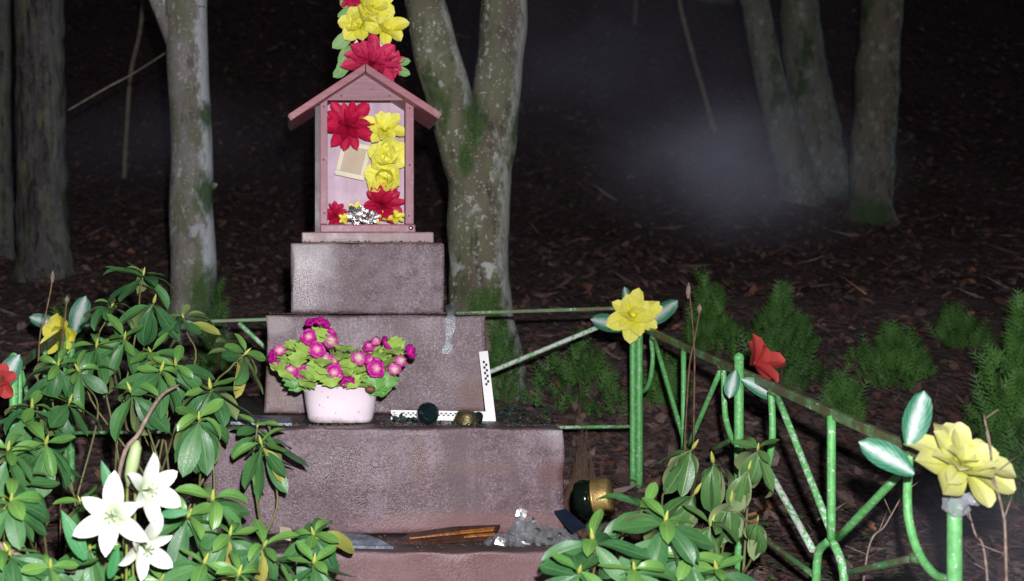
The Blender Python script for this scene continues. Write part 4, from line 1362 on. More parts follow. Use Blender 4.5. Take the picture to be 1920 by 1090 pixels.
cloth_flower('yellow cloth flower on the left fence corner among the bush', P(118, 628, 3.79), (-0.2, -1, 0.0), S(44, 3.8), [(5, 1.0, 10), (4, 0.75, 40)], PT_YR, 52, None, [
    ((0.35, -0.1, 1), (0.1, -1, 0.1), S(78, 3.8), LF_V[0], (0.03, 0.03, 0.0)), ((-1, -0.1, 0.3), (0.1, -1, 0.2), S(58, 3.8), LF_V[1], (-0.02, 0.03, 0.03))])
YR = FPX * FX / (1402 - CXP)
cloth_flower('red cloth flower seen from behind on the middle right fence post', P(1414, 684, YR + 0.04), (0.95, 0.1, 0.35), S(56, YR), [(7, 1.0, 25), (5, 0.8, 50)], PT_F, 53, None, [
    ((-0.3, -0.2, -0.9), (-0.5, -1, 0.2), S(56, YR), LF_V[0], (-0.075, -0.06, -0.012)), ((0.75, -0.3, -0.42), (-0.3, -1, 0.4), S(72, YR), LF_V[1], (-0.07, -0.09, -0.035))])
cloth_flower('red cloth flower cut by the left picture edge', P(-2, 712, 2.93), (0.1, -1, 0.1), S(38, 2.93), [(6, 1.0, 15), (5, 0.75, 45)], PT_F, 54, None, [((0.6, -0.1, 0.9), (0.2, -1, 0.1), S(82, 2.95), LF_V[0], (-0.01, 0.02, -0.03)), ((-0.9, -0.1, 0.4), (0.2, -1, 0.1), S(60, 2.95), LF_V[1], (-0.02, 0.02, 0))])
YF = FPX * FX / (1796 - CXP)
cloth_flower('big pale yellow cloth flower on the nearest right fence post', P(1800, 874, YF - 0.01), (0.10, -0.85, 0.85), S(98, YF), [(7, 1.0, -4), (7, 0.86, 18), (5, 0.66, 40), (4, 0.42, 60)], PT_P, 58, None, [
    ((-1, 0.25, 0.62), (0.1, -1, 0.25), S(112, YF), LF_V[0], (-0.085, 0.0, -0.015)), ((0.35, 0.1, 1), (-0.1, -1, 0.1), S(112, YF), LF_V[1], (-0.07, 0.05, 0.03))])
pk = thing('plastic_wrap', P(1796, 945, YF), 'knot of clear plastic film tied below the big yellow flower', 'plastic')
MB().blob(P(1795, 945, YF - 0.01), S(22, YF), S(18, YF), S(22, YF), 12, 8, 0.6, 5, 2, flat=True).blob(P(1826, 936, YF - 0.01), S(20, YF), S(10, YF), S(11, YF), 12, 8, 0.5, 5, 5, flat=True).build('film', M['tape'], pk)

# ------------------------------------------------------------------ cloth lilies
PT_L = [blade('lily_petal%d' % i, w, prof_lily, b, f_, 0.06, 9, 4, b0, cup=0.18, mat=M['lily'], seed=i) for i, (w, b, b0, f_) in enumerate([(0.205, -0.7, 0.55, 0.12), (0.225, -0.95, 0.65, 0.15), (0.20, -0.6, 0.45, 0.2)])]
LF_L = [blade('lily_leaf%d' % i, 0.15, prof_lance, -0.3, 0.25, 0.05, 9, 4, 0.1, mat=M['lilyleaf'], seed=i) for i in range(2)]
YLI = 2.04
base = gp(P(235, 0, 2.2).x, 2.2)
lily = thing('cloth_lily_spray', base, 'spray of three white cloth lilies with a bud among the left bushes', 'flower')
for i, (px, py, L, f_, dy) in enumerate([(216, 966, 90, (-0.10, -1, 0.12), 0.0), (266, 920, 84, (0.72, -0.7, 0.15), 0.04), (260, 1018, 80, (0.68, -0.7, -0.3), 0.04)]):
    c = P(px, py, YLI + dy)
    fl_e = bpy.data.objects.new('lily_flower', None)
    COL.objects.link(fl_e)
    fl_e.parent = lily
    fl_e.location = c - world_origin(lily)
    WO[fl_e.name] = Vector(c)
    rnd = random.Random(60 + i)
    ring(fl_e, 'petal', c, f_, 3, S(L, YLI), 18, PT_L, rnd, 0.06, 0.5 + i, 0.1, inset=0.002)
    ring(fl_e, 'petal', c, f_, 3, S(L * 0.96, YLI), 24, PT_L, rnd, 0.06, 0.5 + i + PI / 3, 0.1)
    a_, x_, y_ = ortho(f_)
    for k_ in range(6):
        an = k_ * PI / 3 + 0.3
        e = c + a_ * 0.035 + (x_ * math.cos(an) + y_ * math.sin(an)) * 0.012
        MB().tube([c, c + a_ * 0.02 + (e - c) * 0.3, e], [0.0012, 0.001, 0.0022], 5).build('stamen', M['stamen'], fl_e)
    stp = spline([base + Vector((0, 0, -0.02)), P(250, 1080, 2.2), c - a_ * 0.03 + Vector((0, 0.05, 0)), c], 6)
    MB().tube(stp, 0.003, 6).build('stem', M['stem'], lily)
bp = P(240, 908, YLI + 0.05)
tp = P(258, 826, YLI + 0.05)
ax = (tp - bp)
MB().lathe(bp, ax, [(0.004, 0), (S(11, YLI), ax.length * 0.2), (S(13, YLI), ax.length * 0.5), (S(11, YLI), ax.length * 0.85), (0.003, ax.length)], 12).build('lily_bud', M['lilybud'], lily)
MB().tube(spline([base, P(238, 960, YLI + 0.08), bp], 5), 0.003, 6).build('stem', M['stem'], lily)
for (px, py, d, L) in ((212, 935, (-0.28, -0.1, 1), 78), (160, 1050, (-0.45, -0.1, 1), 108), (205, 1085, (0.3, -0.2, 1), 70), (300, 965, (1, -0.1, 0.1), 60)):
    place_blade('leaf', LF_L[px % 2], lily, P(px, py, YLI + 0.06), d, (0.3, -1, 0.2), S(L, YLI))

# ------------------------------------------------------------------ the flower pot
YP = 2.84
pc = P(640, 797, YP) + Vector((0, 0.06, 0))
pc.z = Z3t + 0.004
pot = thing('flower_pot', pc, 'oval white plastic pot standing on the stone step', 'pot')
mb = MB()
n = 36
prof = [(118, 0.0), (123, 0.10), (131, 0.45), (141, 0.95), (146, 0.97), (146, 1.0), (138, 1.0), (132, 0.9)]
Hp = S(72, YP)
for w, h in prof:
    a_ = S(w / 2, YP + 0.06)
    b_ = a_ * 0.72
    for k_ in range(n):
        t = 2 * PI * k_ / n
        cx_, sx_ = math.cos(t), math.sin(t)
        e = 2 / 2.8
        mb.v.append(pc + Vector((a_ * math.copysign(abs(cx_) ** e, cx_), b_ * math.copysign(abs(sx_) ** e, sx_), Hp * h)))
for i in range(len(prof) - 1):
    for k_ in range(n):
        k2 = (k_ + 1) % n
        mb.f.append((i * n + k_, i * n + k2, (i + 1) * n + k2, (i + 1) * n + k_)); mb.smooth.append(True)
mb.f.append(tuple(reversed(range(n)))); mb.smooth.append(False)
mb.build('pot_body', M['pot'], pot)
MB().blob(pc + Vector((0, 0, Hp * 0.86)), S(64, YP), S(45, YP), 0.012, 20, 8, 0.3, 6).build('soil', M['soil'], pot)
pl = thing('primrose_plant', pc + Vector((0, 0, Hp * 0.88)), 'magenta and cream flowers with light green lobed leaves in the white pot', 'plant')
LB = [blade('primrose_leaf%d' % i, 0.40, prof_lobed, b, f_, 0.16, 20, 4, b0, mat=M['lobed'], seed=i) for i, (b, b0, f_) in enumerate([(-0.9, 0.4, 0.1), (-0.4, 0.2, 0.15), (-1.3, 0.6, 0.1)])]
LBD = [blade('dark_primrose_leaf', 0.42, prof_lobed, -0.8, 0.1, 0.16, 20, 4, 0.3, mat=M['lobed2'])]
rnd = random.Random(71)
root = pc + Vector((0, 0, Hp * 0.9))
spots = [(548, 650), (570, 655), (560, 672), (585, 668), (598, 690), (610, 655), (545, 685), (540, 700), (600, 700), (645, 655), (640, 670), (655, 662), (650, 690), (663, 700), (670, 690), (640, 705), (660, 715), (620, 712),
         (585, 712), (575, 720), (590, 722), (640, 722), (672, 718), (690, 712), (712, 668), (718, 675), (735, 660), (740, 645), (700, 660), (610, 636), (598, 628), (555, 660), (530, 690), (528, 665), (680, 700), (630, 690), (607, 680), (565, 690), (578, 700), (655, 678), (722, 690)]
spots += [(x_ + rnd.uniform(-14, 14), y_ + rnd.uniform(-4, 16)) for x_, y_ in spots[::2]]
for i, (px, py) in enumerate(spots):
    p = P(px, py, YP + rnd.uniform(-0.06, 0.07))
    d = Vector((p.x - root.x, p.y - root.y - 0.05, 0)).normalized() * 0.8 + Vector((rnd.uniform(-.5, .5), -0.25, rnd.uniform(-0.9, 0.5)))
    L = S(rnd.uniform(34, 48), YP)
    n_ = Vector((rnd.uniform(-.3, .3), -0.75, 0.7))
    place_blade('leaf', rnd.choice(LB), pl, p - d.normalized() * L * 0.5, d, n_, L)
for (px, py) in ((703, 712), (718, 715), (712, 725), (555, 715), (548, 708), (728, 708), (700, 722)):
    p = P(px, py, YP - 0.02 + rnd.uniform(-0.02, 0.04))
    d = Vector((rnd.uniform(-.5, .5), -0.3, -0.8))
    L = S(42, YP)
    place_blade('leaf', LBD[0], pl, p - d.normalized() * L * 0.5, d, (rnd.uniform(-.3, .3), -1, 0.4), L)
PT_M = [blade('magenta_petal%d' % i, 0.30, prof_round, b, 0.1, 0.1, 6, 4, b0, cup=0.3, mat=M['magenta'], seed=i) for i, (b, b0) in enumerate([(0.5, 0.0), (0.9, -0.1), (-0.3, 0.2)])]
CUP = MB()
nn_ = 16
for (r, h) in [(0.15, -0.30), (0.6, -0.22), (0.92, 0.08), (1.0, 0.32), (0.93, 0.40), (0.72, 0.26), (0.45, 0.14)]:
    for k_ in range(nn_):
        t = 2 * PI * k_ / nn_
        w = 1 + 0.10 * math.cos(t * 5 + r * 2) + 0.07 * math.sin(t * 3 + 1) + 0.05 * math.sin(t * 8)
        CUP.v.append(Vector((math.cos(t) * r * w, math.sin(t) * r * w, h + 0.16 * math.sin(t * 5 + 0.6 * math.sin(t)) * r)))
for i in range(6):
    for k_ in range(nn_):
        k2 = (k_ + 1) % nn_
        CUP.f.append((i * nn_ + k_, i * nn_ + k2, (i + 1) * nn_ + k2, (i + 1) * nn_ + k_)); CUP.smooth.append(True)
CUP.f.append(tuple(6 * nn_ + k_ for k_ in range(nn_))); CUP.smooth.append(True)
CUPME = CUP.mesh('flower_cup', (0, 0, 0)); CUPME.materials.append(M['magenta'])
for (px, py, dia, f_, hm, dy) in [
        (583, 606, 24, (-0.4, -0.5, 0.9), None, .02), (601, 605, 26, (0.2, -0.35, 1), None, .02), (610, 610, 20, (0.6, -0.4, 0.8), None, .03), (579, 633, 36, (-0.05, -1, 0.25), 'pinkheart', -.02), (594, 656, 30, (0, -1, 0.2), 'pinkheart', -.03),
        (617, 628, 26, (0.3, -0.7, 0.6), None, .03), (620, 640, 34, (0, -1, 0.1), 'paleheart', .0), (612, 672, 24, (-0.3, -1, 0), 'paleheart', -.02), (624, 676, 26, (0.4, -1, -0.1), 'pinkheart', -.02), (627, 699, 34, (-0.1, -1, 0.1), 'pinkheart', -.05),
        (651, 714, 30, (0.1, -0.6, -0.75), None, -.05), (673, 673, 32, (-0.1, -1, 0.25), 'paleheart', -.03), (691, 676, 28, (0.6, -0.8, 0.1), 'pinkheart', -.02), (704, 691, 36, (0.1, -1, 0.05), 'pinkheart', -.05), (724, 645, 32, (0.85, -0.25, 0.5), None, .0),
        (705, 642, 22, (0, -0.7, 0.7), 'paleheart', .03), (693, 652, 24, (-0.2, -0.7, 0.5), 'pinkheart', .03), (768, 660, 32, (0.9, -0.3, 0.3), None, -.0), (739, 691, 30, (0, -1, -0.25), 'paleheart', -.03), (749, 678, 26, (0.4, -0.8, 0.3), 'paleheart', -.01),
        (513, 668, 26, (-0.8, -0.5, 0.2), None, .0), (524, 657, 24, (0.1, -1, 0.1), 'paleheart', .0), (518, 680, 22, (-0.6, -0.6, -0.2), None, .0), (547, 693, 22, (-0.3, -1, 0.1), 'paleheart', -.03), (568, 699, 32, (0.1, -1, 0.0), 'pinkheart', -.04)]:
    c = P(px, py, YP + dy)
    rr = S(dia / 2, YP)
    a_, x_, y_ = ortho(f_)
    m3 = Matrix(((x_.x, y_.x, a_.x), (x_.y, y_.y, a_.y), (x_.z, y_.z, a_.z)))
    M4 = Matrix.Translation(c) @ m3.to_4x4() @ Matrix.Rotation(rnd.random() * 6, 4, 'Z') @ Matrix.Diagonal((rr * rnd.uniform(0.85, 1.12), rr * rnd.uniform(0.8, 1.1), rr * rnd.uniform(0.8, 1.5), 1))
    fo_ = put('flower', CUPME, pl, M4)
    if hm:
        key = 'disc' + hm
        if key not in BL:
            BL[key] = MB().blob((0, 0, 0.20), 0.78, 0.78, 0.36, 18, 10, 0.5, 9).mesh('flower_heart', (0, 0, 0))
            BL[key].materials.append(M[hm])
        h_ = bpy.data.objects.new('flower_heart', BL[key]); COL.objects.link(h_); h_.parent = fo_
        if hm == 'paleheart':
            h_.scale = (1.12, 1.12, 1.25)
    MB().tube(spline([root + Vector((rnd.uniform(-.03, .03), rnd.uniform(-.02, .02), -0.01)), (root + c) / 2 + Vector((0, 0, 0.01)), c - a_ * rr * 0.25], 4), 0.0014, 5).build('stem', M['stem'], pl)
c = P(695, 730, YP - 0.05)
MB().blob(c, S(10, YP), S(8, YP), S(6, YP), 12, 7, 0.3, 5).build('withered_flower', M['brownbloom'], pl)

# ------------------------------------------------------------------ the L shaped ruler
def rp(px, py, dy=0.0):
    return P(px, py, 1.0 / (1 / 2.935 + (790 - py) / 132.0 * (1 / 3.075 - 1 / 2.935))) + Vector((0, dy, 0))


rul = thing('corner_ruler', rp(925, 790), 'white L shaped measuring ruler leaning on the second block', 'ruler')
MB().prism([rp(733, 769), rp(733, 787), rp(930, 790.5), rp(914.5, 658), rp(898, 660), rp(910.5, 772)], (0, 0.002, 0)).build('ruler_plate', M['ruler'], rul)
mb = MB()


def mark(cx_, cy_, w, h, sl=0.0):
    b = len(mb.v)
    for (u, v_) in ((-w / 2, -h / 2), (-w / 2, h / 2), (w / 2, h / 2), (w / 2, -h / 2)):
        mb.v.append(rp(cx_ + u + sl * v_, cy_ + v_, -0.0008))
    mb.f.append((b, b + 1, b + 2, b + 3)); mb.smooth.append(False)


for i in range(9):
    t = i / 9
    mark(909.0 + t * 5.5 + (2.0 if i % 2 else -2.0), 679 + i * 5.2, 4.0, 4.6)
mb.build('printed_scale', M['ink'], rul)
mb = MB()
for i in range(26):
    if 795 < 738 + i * 5.0 < 800:
        continue
    mark(757 + i * 4.4, 776.0 + (1.8 if i % 2 else -1.4) + i * 0.06, 3.6, 2.4)
mark(739, 774, 4, 1.6); mark(741, 778, 6, 1.4); mark(737, 781, 3, 1.6)
mb.build('printed_scale', M['ink'], rul)

# ------------------------------------------------------------------ things lying on the upper ledge
def on_ledge(px, Y, z):
    q = P(px, 0, Y); q.z = z
    return q


def shard_poly(rnd, c, size):
    n_ = rnd.choice((3, 4, 4, 5))
    a0 = rnd.random() * 6
    nrm = Vector((rnd.gauss(0, .5), rnd.gauss(-.3, .5), 1)).normalized()
    a_, x_, y_ = ortho(nrm)
    pts = []
    for i in range(n_):
        a = a0 + 2 * PI * i / n_ + rnd.uniform(-.35, .35)
        r = size * rnd.uniform(0.5, 1.2)
        pts.append(c + x_ * math.cos(a) * r + y_ * math.sin(a) * r)
    return pts, nrm * -0.002


def shards(label, spots_, mats, seed, group=None):
    rnd = random.Random(seed)
    t = thing('broken_glass', spots_[0][0], label, 'glass', group)
    for c, sz in spots_:
        pts, d = shard_poly(rnd, c, sz)
        MB().prism(pts, d).build('glass_shard', rnd.choice(mats), t)
    return t


gb = on_ledge(802, 2.86, Z3t + 0.028)
t = thing('glass_lantern_bowl', gb - Vector((0, 0, 0.028)), 'round dark glass lantern bowl lying before the ruler', 'lantern')
MB().lathe(gb, Vector((0.1, -0.9, 0.15)), [(0.013, -0.026), (0.022, -0.019), (0.0275, -0.006), (0.0285, 0.004), (0.0265, 0.013), (0.021, 0.020), (0.019, 0.0225), (0.0165, 0.0215), (0.012, 0.012)], 26).build('bowl', M['darkglass'], t)
cb = on_ledge(874, 2.86, Z3t + 0.002)
t = thing('lantern_lid', cb, 'dented brass lantern lid with ridges left of the ruler corner', 'lid')
MB().lathe(cb, (0.12, -0.15, 1), [(0.033, 0), (0.0335, 0.005), (0.030, 0.007), (0.031, 0.014), (0.027, 0.016), (0.028, 0.023), (0.025, 0.025), (0.0245, 0.029), (0.019, 0.031), (0.004, 0.031)], 24).build('lid', M['olivegold'], t)
MB().lathe(cb + Vector((0.024, 0.002, 0.004)), (0.6, -0.2, 1), [(0.014, 0), (0.015, 0.012), (0.010, 0.024), (0.004, 0.028)], 9, smooth=False).build('glass_stub', M['darkglass'], t)
rnd = random.Random(81)
shards('heap of pale broken glass between the pot and the lantern bowl', [(on_ledge(rnd.gauss(758, 17), rnd.uniform(2.80, 2.9), Z3t + 0.005 + rnd.random() * 0.014), rnd.uniform(0.005, 0.011)) for _ in range(38)], [M['shard'], M['shard'], M['darkglass']], 1)
shards('teal and clear glass splinters on the step right of the ruler', [(on_ledge(rnd.uniform(935, 1030), rnd.uniform(2.80, 3.3), Z3t + 0.004 + rnd.random() * 0.006), rnd.uniform(0.004, 0.010)) for _ in range(42)], [M['shard'], M['tealshard'], M['darkglass'], M['darkglass']], 2)
shards('glass crumbs scattered round the brass lantern lid', [(on_ledge(rnd.uniform(820, 930), rnd.uniform(2.78, 2.88), Z3t + 0.004), rnd.uniform(0.003, 0.007)) for _ in range(26)], [M['shard'], M['darkglass']], 3)


def plate(name, label, cat, pts, mat, th, part):
    c = sum((Vector(p) for p in pts), Vector()) / len(pts)
    t = thing(name, c, label, cat)
    MB().prism(pts, (0, 0, -th)).build(part, mat, t, bevel=0.001)
    return t


def zl(px, Y, z):
    return on_ledge(px, Y, z)


plate('slate_piece', 'flat grey blue slate lying at the left end of the upper step', 'slate', [zl(432, 2.80, Z3t + 0.012), zl(548, 2.785, Z3t + 0.010), zl(545, 2.90, Z3t + 0.016), zl(440, 2.93, Z3t + 0.018)], M['slate'], 0.008, 'slate_plate')
plate('slate_piece', 'grey blue slate strip on the lowest step beneath the leaves', 'slate', [zl(590, 2.60, Z4t + 0.014), zl(690, 2.592, Z4t + 0.010), zl(738, 2.60, Z4t + 0.008), zl(712, 2.635, Z4t + 0.018), zl(690, 2.655, Z4t + 0.024), zl(640, 2.66, Z4t + 0.028), zl(600, 2.65, Z4t + 0.022)], M['slate'], 0.007, 'slate_plate')
plate('stone_chip', 'small pale beige chip at the foot of the third block', 'stone', [zl(524, 2.68, Z4t + 0.020), zl(553, 2.67, Z4t + 0.012), zl(545, 2.71, Z4t + 0.030), zl(524, 2.71, Z4t + 0.034)], M['bone'], 0.010, 'chip')
# long dark shard with amber streaks
t = thing('amber_glass_piece', zl(830, 2.66, Z4t + 0.01), 'long dark brown glass piece with glowing amber streaks on the lowest step', 'glass')
MB().prism([zl(742, 2.645, Z4t + 0.010), zl(800, 2.628, Z4t + 0.011), zl(925, 2.640, Z4t + 0.020), zl(938, 2.70, Z4t + 0.040), zl(850, 2.705, Z4t + 0.034), zl(770, 2.69, Z4t + 0.022)], (0, 0, -0.006)).build('brown_pane', M['brownglass'], t)
MB().prism([zl(768, 2.648, Z4t + 0.0185), zl(850, 2.656, Z4t + 0.0275), zl(925, 2.664, Z4t + 0.0345), zl(928, 2.676, Z4t + 0.0395), zl(860, 2.664, Z4t + 0.0315), zl(800, 2.655, Z4t + 0.0225)], (0, 0, -0.003)).build('amber_streak', M['amber'], t)
MB().prism([zl(870, 2.633, Z4t + 0.0245), zl(928, 2.64, Z4t + 0.0285), zl(928, 2.648, Z4t + 0.0310), zl(880, 2.643, Z4t + 0.0275)], (0, 0, -0.003)).build('amber_streak', M['amber'], t)
# crumpled film
t = thing('crumpled_plastic', zl(990, 2.66, Z4t), 'crumpled clear plastic film heaped at the right of the lowest step', 'plastic')
mb = MB()
for (px, Y, w, d_, h_, sd) in ((950, 2.63, 75, 0.06, 0.030, 1), (1000, 2.66, 110, 0.09, 0.055, 2), (1045, 2.66, 90, 0.08, 0.040, 3), (985, 2.68, 60, 0.05, 0.075, 4)):
    c = zl(px, Y, Z4t + 0.004)
    nu, nv = 15, 11
    b = len(mb.v)
    for j in range(nv):
        for i in range(nu):
            u, v_ = i / (nu - 1) * 2 - 1, j / (nv - 1) * 2 - 1
            q = Vector((u * 2.2 + sd * 7, v_ * 2.2, sd * 3.0))
            rdg = 1 - abs(mnoise.noise(q * 1.3)) * 2.2
            z_ = max(0.0, (1 - u * u) * (1 - v_ * v_)) ** 0.6 * h_ * (0.35 + 0.65 * rdg) + abs(mnoise.noise(q * 3.1)) * 0.016
            mb.v.append(c + Vector((u * S(w / 2, Y) + mnoise.noise(q * 2 + Vector((9, 0, 0))) * 0.012, v_ * d_ / 2 + mnoise.noise(q * 2) * 0.012, max(0.0, z_))))
    for j in range(nv - 1):
        for i in range(nu - 1):
            k_ = b + j * nu + i
            mb.f.append((k_, k_ + 1, k_ + nu + 1, k_ + nu)); mb.smooth.append(False)
mb.build('film', M['film'], t)
for (px, dz, w, h, Y) in ((978, 0.068, 22, 18, 2.70), (987, 0.014, 24, 9, 2.62), (938, 0.016, 20, 16, 2.62), (1008, 0.040, 14, 5, 2.64), (960, 0.030, 12, 4, 2.63), (1030, 0.022, 16, 5, 2.62), (1050, 0.030, 8, 6, 2.63), (1000, 0.055, 5, 12, 2.68), (1018, 0.012, 10, 4, 2.61)):  # small bright foil bits added as painted highlights on the clear film
    c = zl(px, Y, Z4t + dz)
    w, h = S(w, Y) / 2, S(h, Y) / 2
    MB().prism([c + Vector((-w, 0, -h * 0.6)), c + Vector((w * 0.7, -0.004, -h)), c + Vector((w, 0.004, h * 0.4)), c + Vector((-w * 0.2, 0.006, h)), c + Vector((-w * 0.8, 0.003, h * 0.5))], (0, 0.0015, 0.0005)).build('film_glint', M['foil'], t)
t = thing('dark_plastic_piece', zl(1060, 2.76, Z4t), 'dark blue plastic piece leaning at the lower right corner of the third block', 'plastic')
MB().prism([P(1040, 962, 2.72), P(1062, 958, 2.74), P(1100, 990, 2.70), P(1072, 1000, 2.66)], (0, 0.006, 0.004)).build('plastic_plate', M['navy'], t)
# tape strip
t = thing('tape_strip', P(846, 575, 3.3), 'strip of grey tape hanging from the rail over the second block', 'tape')
mb = MB()
path = [P(851, 570, 3.35), P(846, 583, 3.15) + Vector((0, 0, 0.004)), P(845, 594, 3.085), P(843, 620, 3.085), P(840, 645, 3.083), P(838, 664, 3.080)]
sp = spline(path, 5)
for i, p in enumerate(sp):
    w = S(8 + 2.5 * math.sin(i * 0.6), 3.1) * (1.25 if i < 8 else 1.0)
    mb.v += [p + Vector((-w, 0.003 * math.sin(i), 0)), p + Vector((-w * 0.1, -0.004, 0)), p + Vector((w, 0.003 * math.cos(i), 0))]
for i in range(len(sp) - 1):
    for j in range(2):
        b = i * 3 + j
        mb.f.append((b, b + 1, b + 4, b + 3)); mb.smooth.append(True)
mb.build('tape', M['tape'], t)

# soil crumbs and needles washed onto the ledges
rd = random.Random(7)
dv, df = [], []
for (x0, x1, y0, y1, z, n_) in ((-0.14, 0.70, 2.765, 2.80, Z3t, 150), (-0.05, 0.60, 2.8, 3.08, Z3t, 160), (0.60, 0.72, 2.8, 3.6, Z3t, 90), (-0.2, 0.68, 2.60, 2.75, Z4t, 200), (-0.06, 0.56, 3.11, 3.29, Z2t, 170), (0.02, 0.46, 3.305, 3.33, Z1t, 40)):
    for _ in range(n_):
        c = Vector((rd.uniform(x0, x1), rd.uniform(y0, y1), z + 0.004))
        a = rd.random() * 6.28
        L, w = (rd.uniform(0.006, 0.018), 0.0010) if rd.random() < 0.35 else (rd.uniform(0.002, 0.006), rd.uniform(0.0015, 0.004))
        u = Vector((math.cos(a), math.sin(a), rd.uniform(-.15, .3)))
        q = Vector((-math.sin(a), math.cos(a), 0))
        b = len(dv)
        dv += [c - u * L, c + q * w, c + u * L, c - q * w, c + Vector((0, 0, w * 1.2))]
        df += [(b, b + 1, b + 4), (b + 1, b + 2, b + 4), (b + 2, b + 3, b + 4), (b + 3, b, b + 4), (b + 3, b + 2, b + 1, b)]
me = bpy.data.meshes.new('step_debris')
me.from_pydata([tuple(q) for q in dv], [], df)
me.materials.append(simple('soil crumbs and needles', (0.085, 0.055, 0.04), 0.9, var=0.9, nscale=35))
o = bpy.data.objects.new('step_debris', me)
COL.objects.link(o)
tag(o, 'soil crumbs and brown needles strewn on the stone ledges', 'debris', kind='stuff')

# ------------------------------------------------------------------ fallen grave lantern on the ground
lc_ = P(1092, 936, 3.05)
gz = ground_z(lc_.x, lc_.y)
ax = Vector((0.90, -0.42, 0.16)).normalized()
t = thing('grave_lantern', Vector((lc_.x, lc_.y, gz)), 'green glass grave lantern with gold lid lying beside the steps', 'lantern')
r0 = S(37, 3.0)
MB().lathe(lc_, ax, [(r0 * 0.5, -r0 * 0.42), (r0 * 0.82, -r0 * 0.28), (r0 * 0.97, r0 * 0.0), (r0 * 0.97, r0 * 0.28), (r0 * 0.9, r0 * 0.55)], 28).build('glass_body', M['greenglass'], t)
lid = MB().lathe(lc_ + ax * r0 * 0.552, ax, [(r0 * 0.90, 0), (r0 * 0.985, 0.002), (r0 * 0.985, r0 * 0.12), (r0 * 0.94, r0 * 0.14), (r0 * 0.95, r0 * 0.30), (r0 * 0.92, r0 * 0.32), (r0 * 0.93, r0 * 0.80), (r0 * 0.86, r0 * 0.92), (r0 * 0.3, r0 * 0.96)], 30).build('lid', M['gold'], t)

# ------------------------------------------------------------------ dry plants
def stalk(label, pts, heads, seed, r=0.0022, name='dry_stalk'):
    b = Vector(pts[0])
    t = thing(name, b, label, 'stalk', 'dry weed stalks')
    sp = spline(pts, 6)
    MB().tube(sp, lerp_list([r * 1.3, r * 0.8], len(sp)), 6, jag=0.15, jscale=70).build('stem', M['dry'], t)
    for (p, L, w) in heads:
        MB().lathe(p, (0.05, 0, 1), [(w * 0.3, 0), (w, L * 0.4), (w * 0.7, L * 0.75), (w * 0.15, L)], 7, smooth=False).build('seed_head', M['twig'], t)
    return t


Ys = 3.25
stalk('taller dry stalk with brown seed head crossing the right rail', [gpx(1296, Ys), P(1302, 720, Ys), P(1301, 640, Ys), P(1296, 580, Ys), P(1291, 535, Ys)], [(P(1290, 560, Ys), S(30, Ys), S(5, Ys))], 1)
stalk('shorter dry stalk with seed head leaning right beside the taller one', [gpx(1272, Ys), P(1290, 720, Ys), P(1302, 640, Ys), P(1310, 595, Ys), P(1313, 575, Ys)], [(P(1311, 588, Ys), S(18, Ys), S(5, Ys))], 2)
stalk('dry stalk with seed head above the left yellow flower', [gpx(66, 3.0), P(72, 680, 3.0), P(84, 600, 3.0), P(95, 545, 3.0), P(99, 515, 3.0)], [(P(98, 530, 3.0), S(22, 3.0), S(4, 3.0))], 3)
stalk('short dry stalk with round head behind the left yellow flower', [gpx(112, 3.1), P(118, 650, 3.1), P(122, 600, 3.1), P(125, 565, 3.1)], [(P(125, 568, 3.1), S(13, 3.1), S(5, 3.1))], 4)
for lab, pts in (('long bare twig rising in front of the big yellow flower', [gpx(1895, 2.0), P(1886, 1040, 2.0), P(1880, 960, 2.0), P(1862, 890, 2.0), P(1856, 830, 2.0), P(1846, 786, 2.0)]),
                 ('bare twig curving below the big yellow flower', [gpx(1870, 2.05), P(1850, 1070, 2.05), P(1828, 1000, 2.05), P(1812, 945, 2.05)]),
                 ('thin reddish twig slanting between the right fence rods', [gpx(1600, 2.5), P(1626, 1040, 2.5), P(1660, 985, 2.5), P(1694, 925, 2.5)])):
    t = thing('bare_twig', pts[0], lab, 'twig', 'bare twigs by the right fence')
    sp = spline(pts, 6)
    MB().tube(sp, lerp_list([0.0028, 0.0013], len(sp)), 6, jag=0.2, jscale=60).build('stem', M['twig'], t)
    rnd = random.Random(len(lab))
    for q in sp[6::4]:
        e = q + Vector((rnd.uniform(-.05, .05), rnd.uniform(-.02, .02), rnd.uniform(0.01, .05)))
        MB().tube([q, e], [0.0013, 0.0007], 5).build('side_twig', M['twig'], t)
t = thing('bare_branch', P(245, 880, 2.45), 'bare grey branch rising behind the lilies', 'branch')
sp = spline([gpx(190, 2.45), P(222, 900, 2.45), P(262, 810, 2.45), P(300, 745, 2.5), P(335, 722, 2.55)], 6)
MB().tube(sp, lerp_list([0.0065, 0.0035], len(sp)), 8, jag=0.15, jscale=40).build('stem', M['twig'], t)
t = thing('bare_branch', gpx(20, 2.1), 'grey branch lying low at the lower left corner', 'branch')
sp = spline([P(-20, 1010, 2.1), P(30, 1040, 2.12), P(80, 1062, 2.15), P(140, 1070, 2.2)], 6)
MB().tube(sp, 0.006, 8, jag=0.15, jscale=40).build('stem', M['twig'], t)


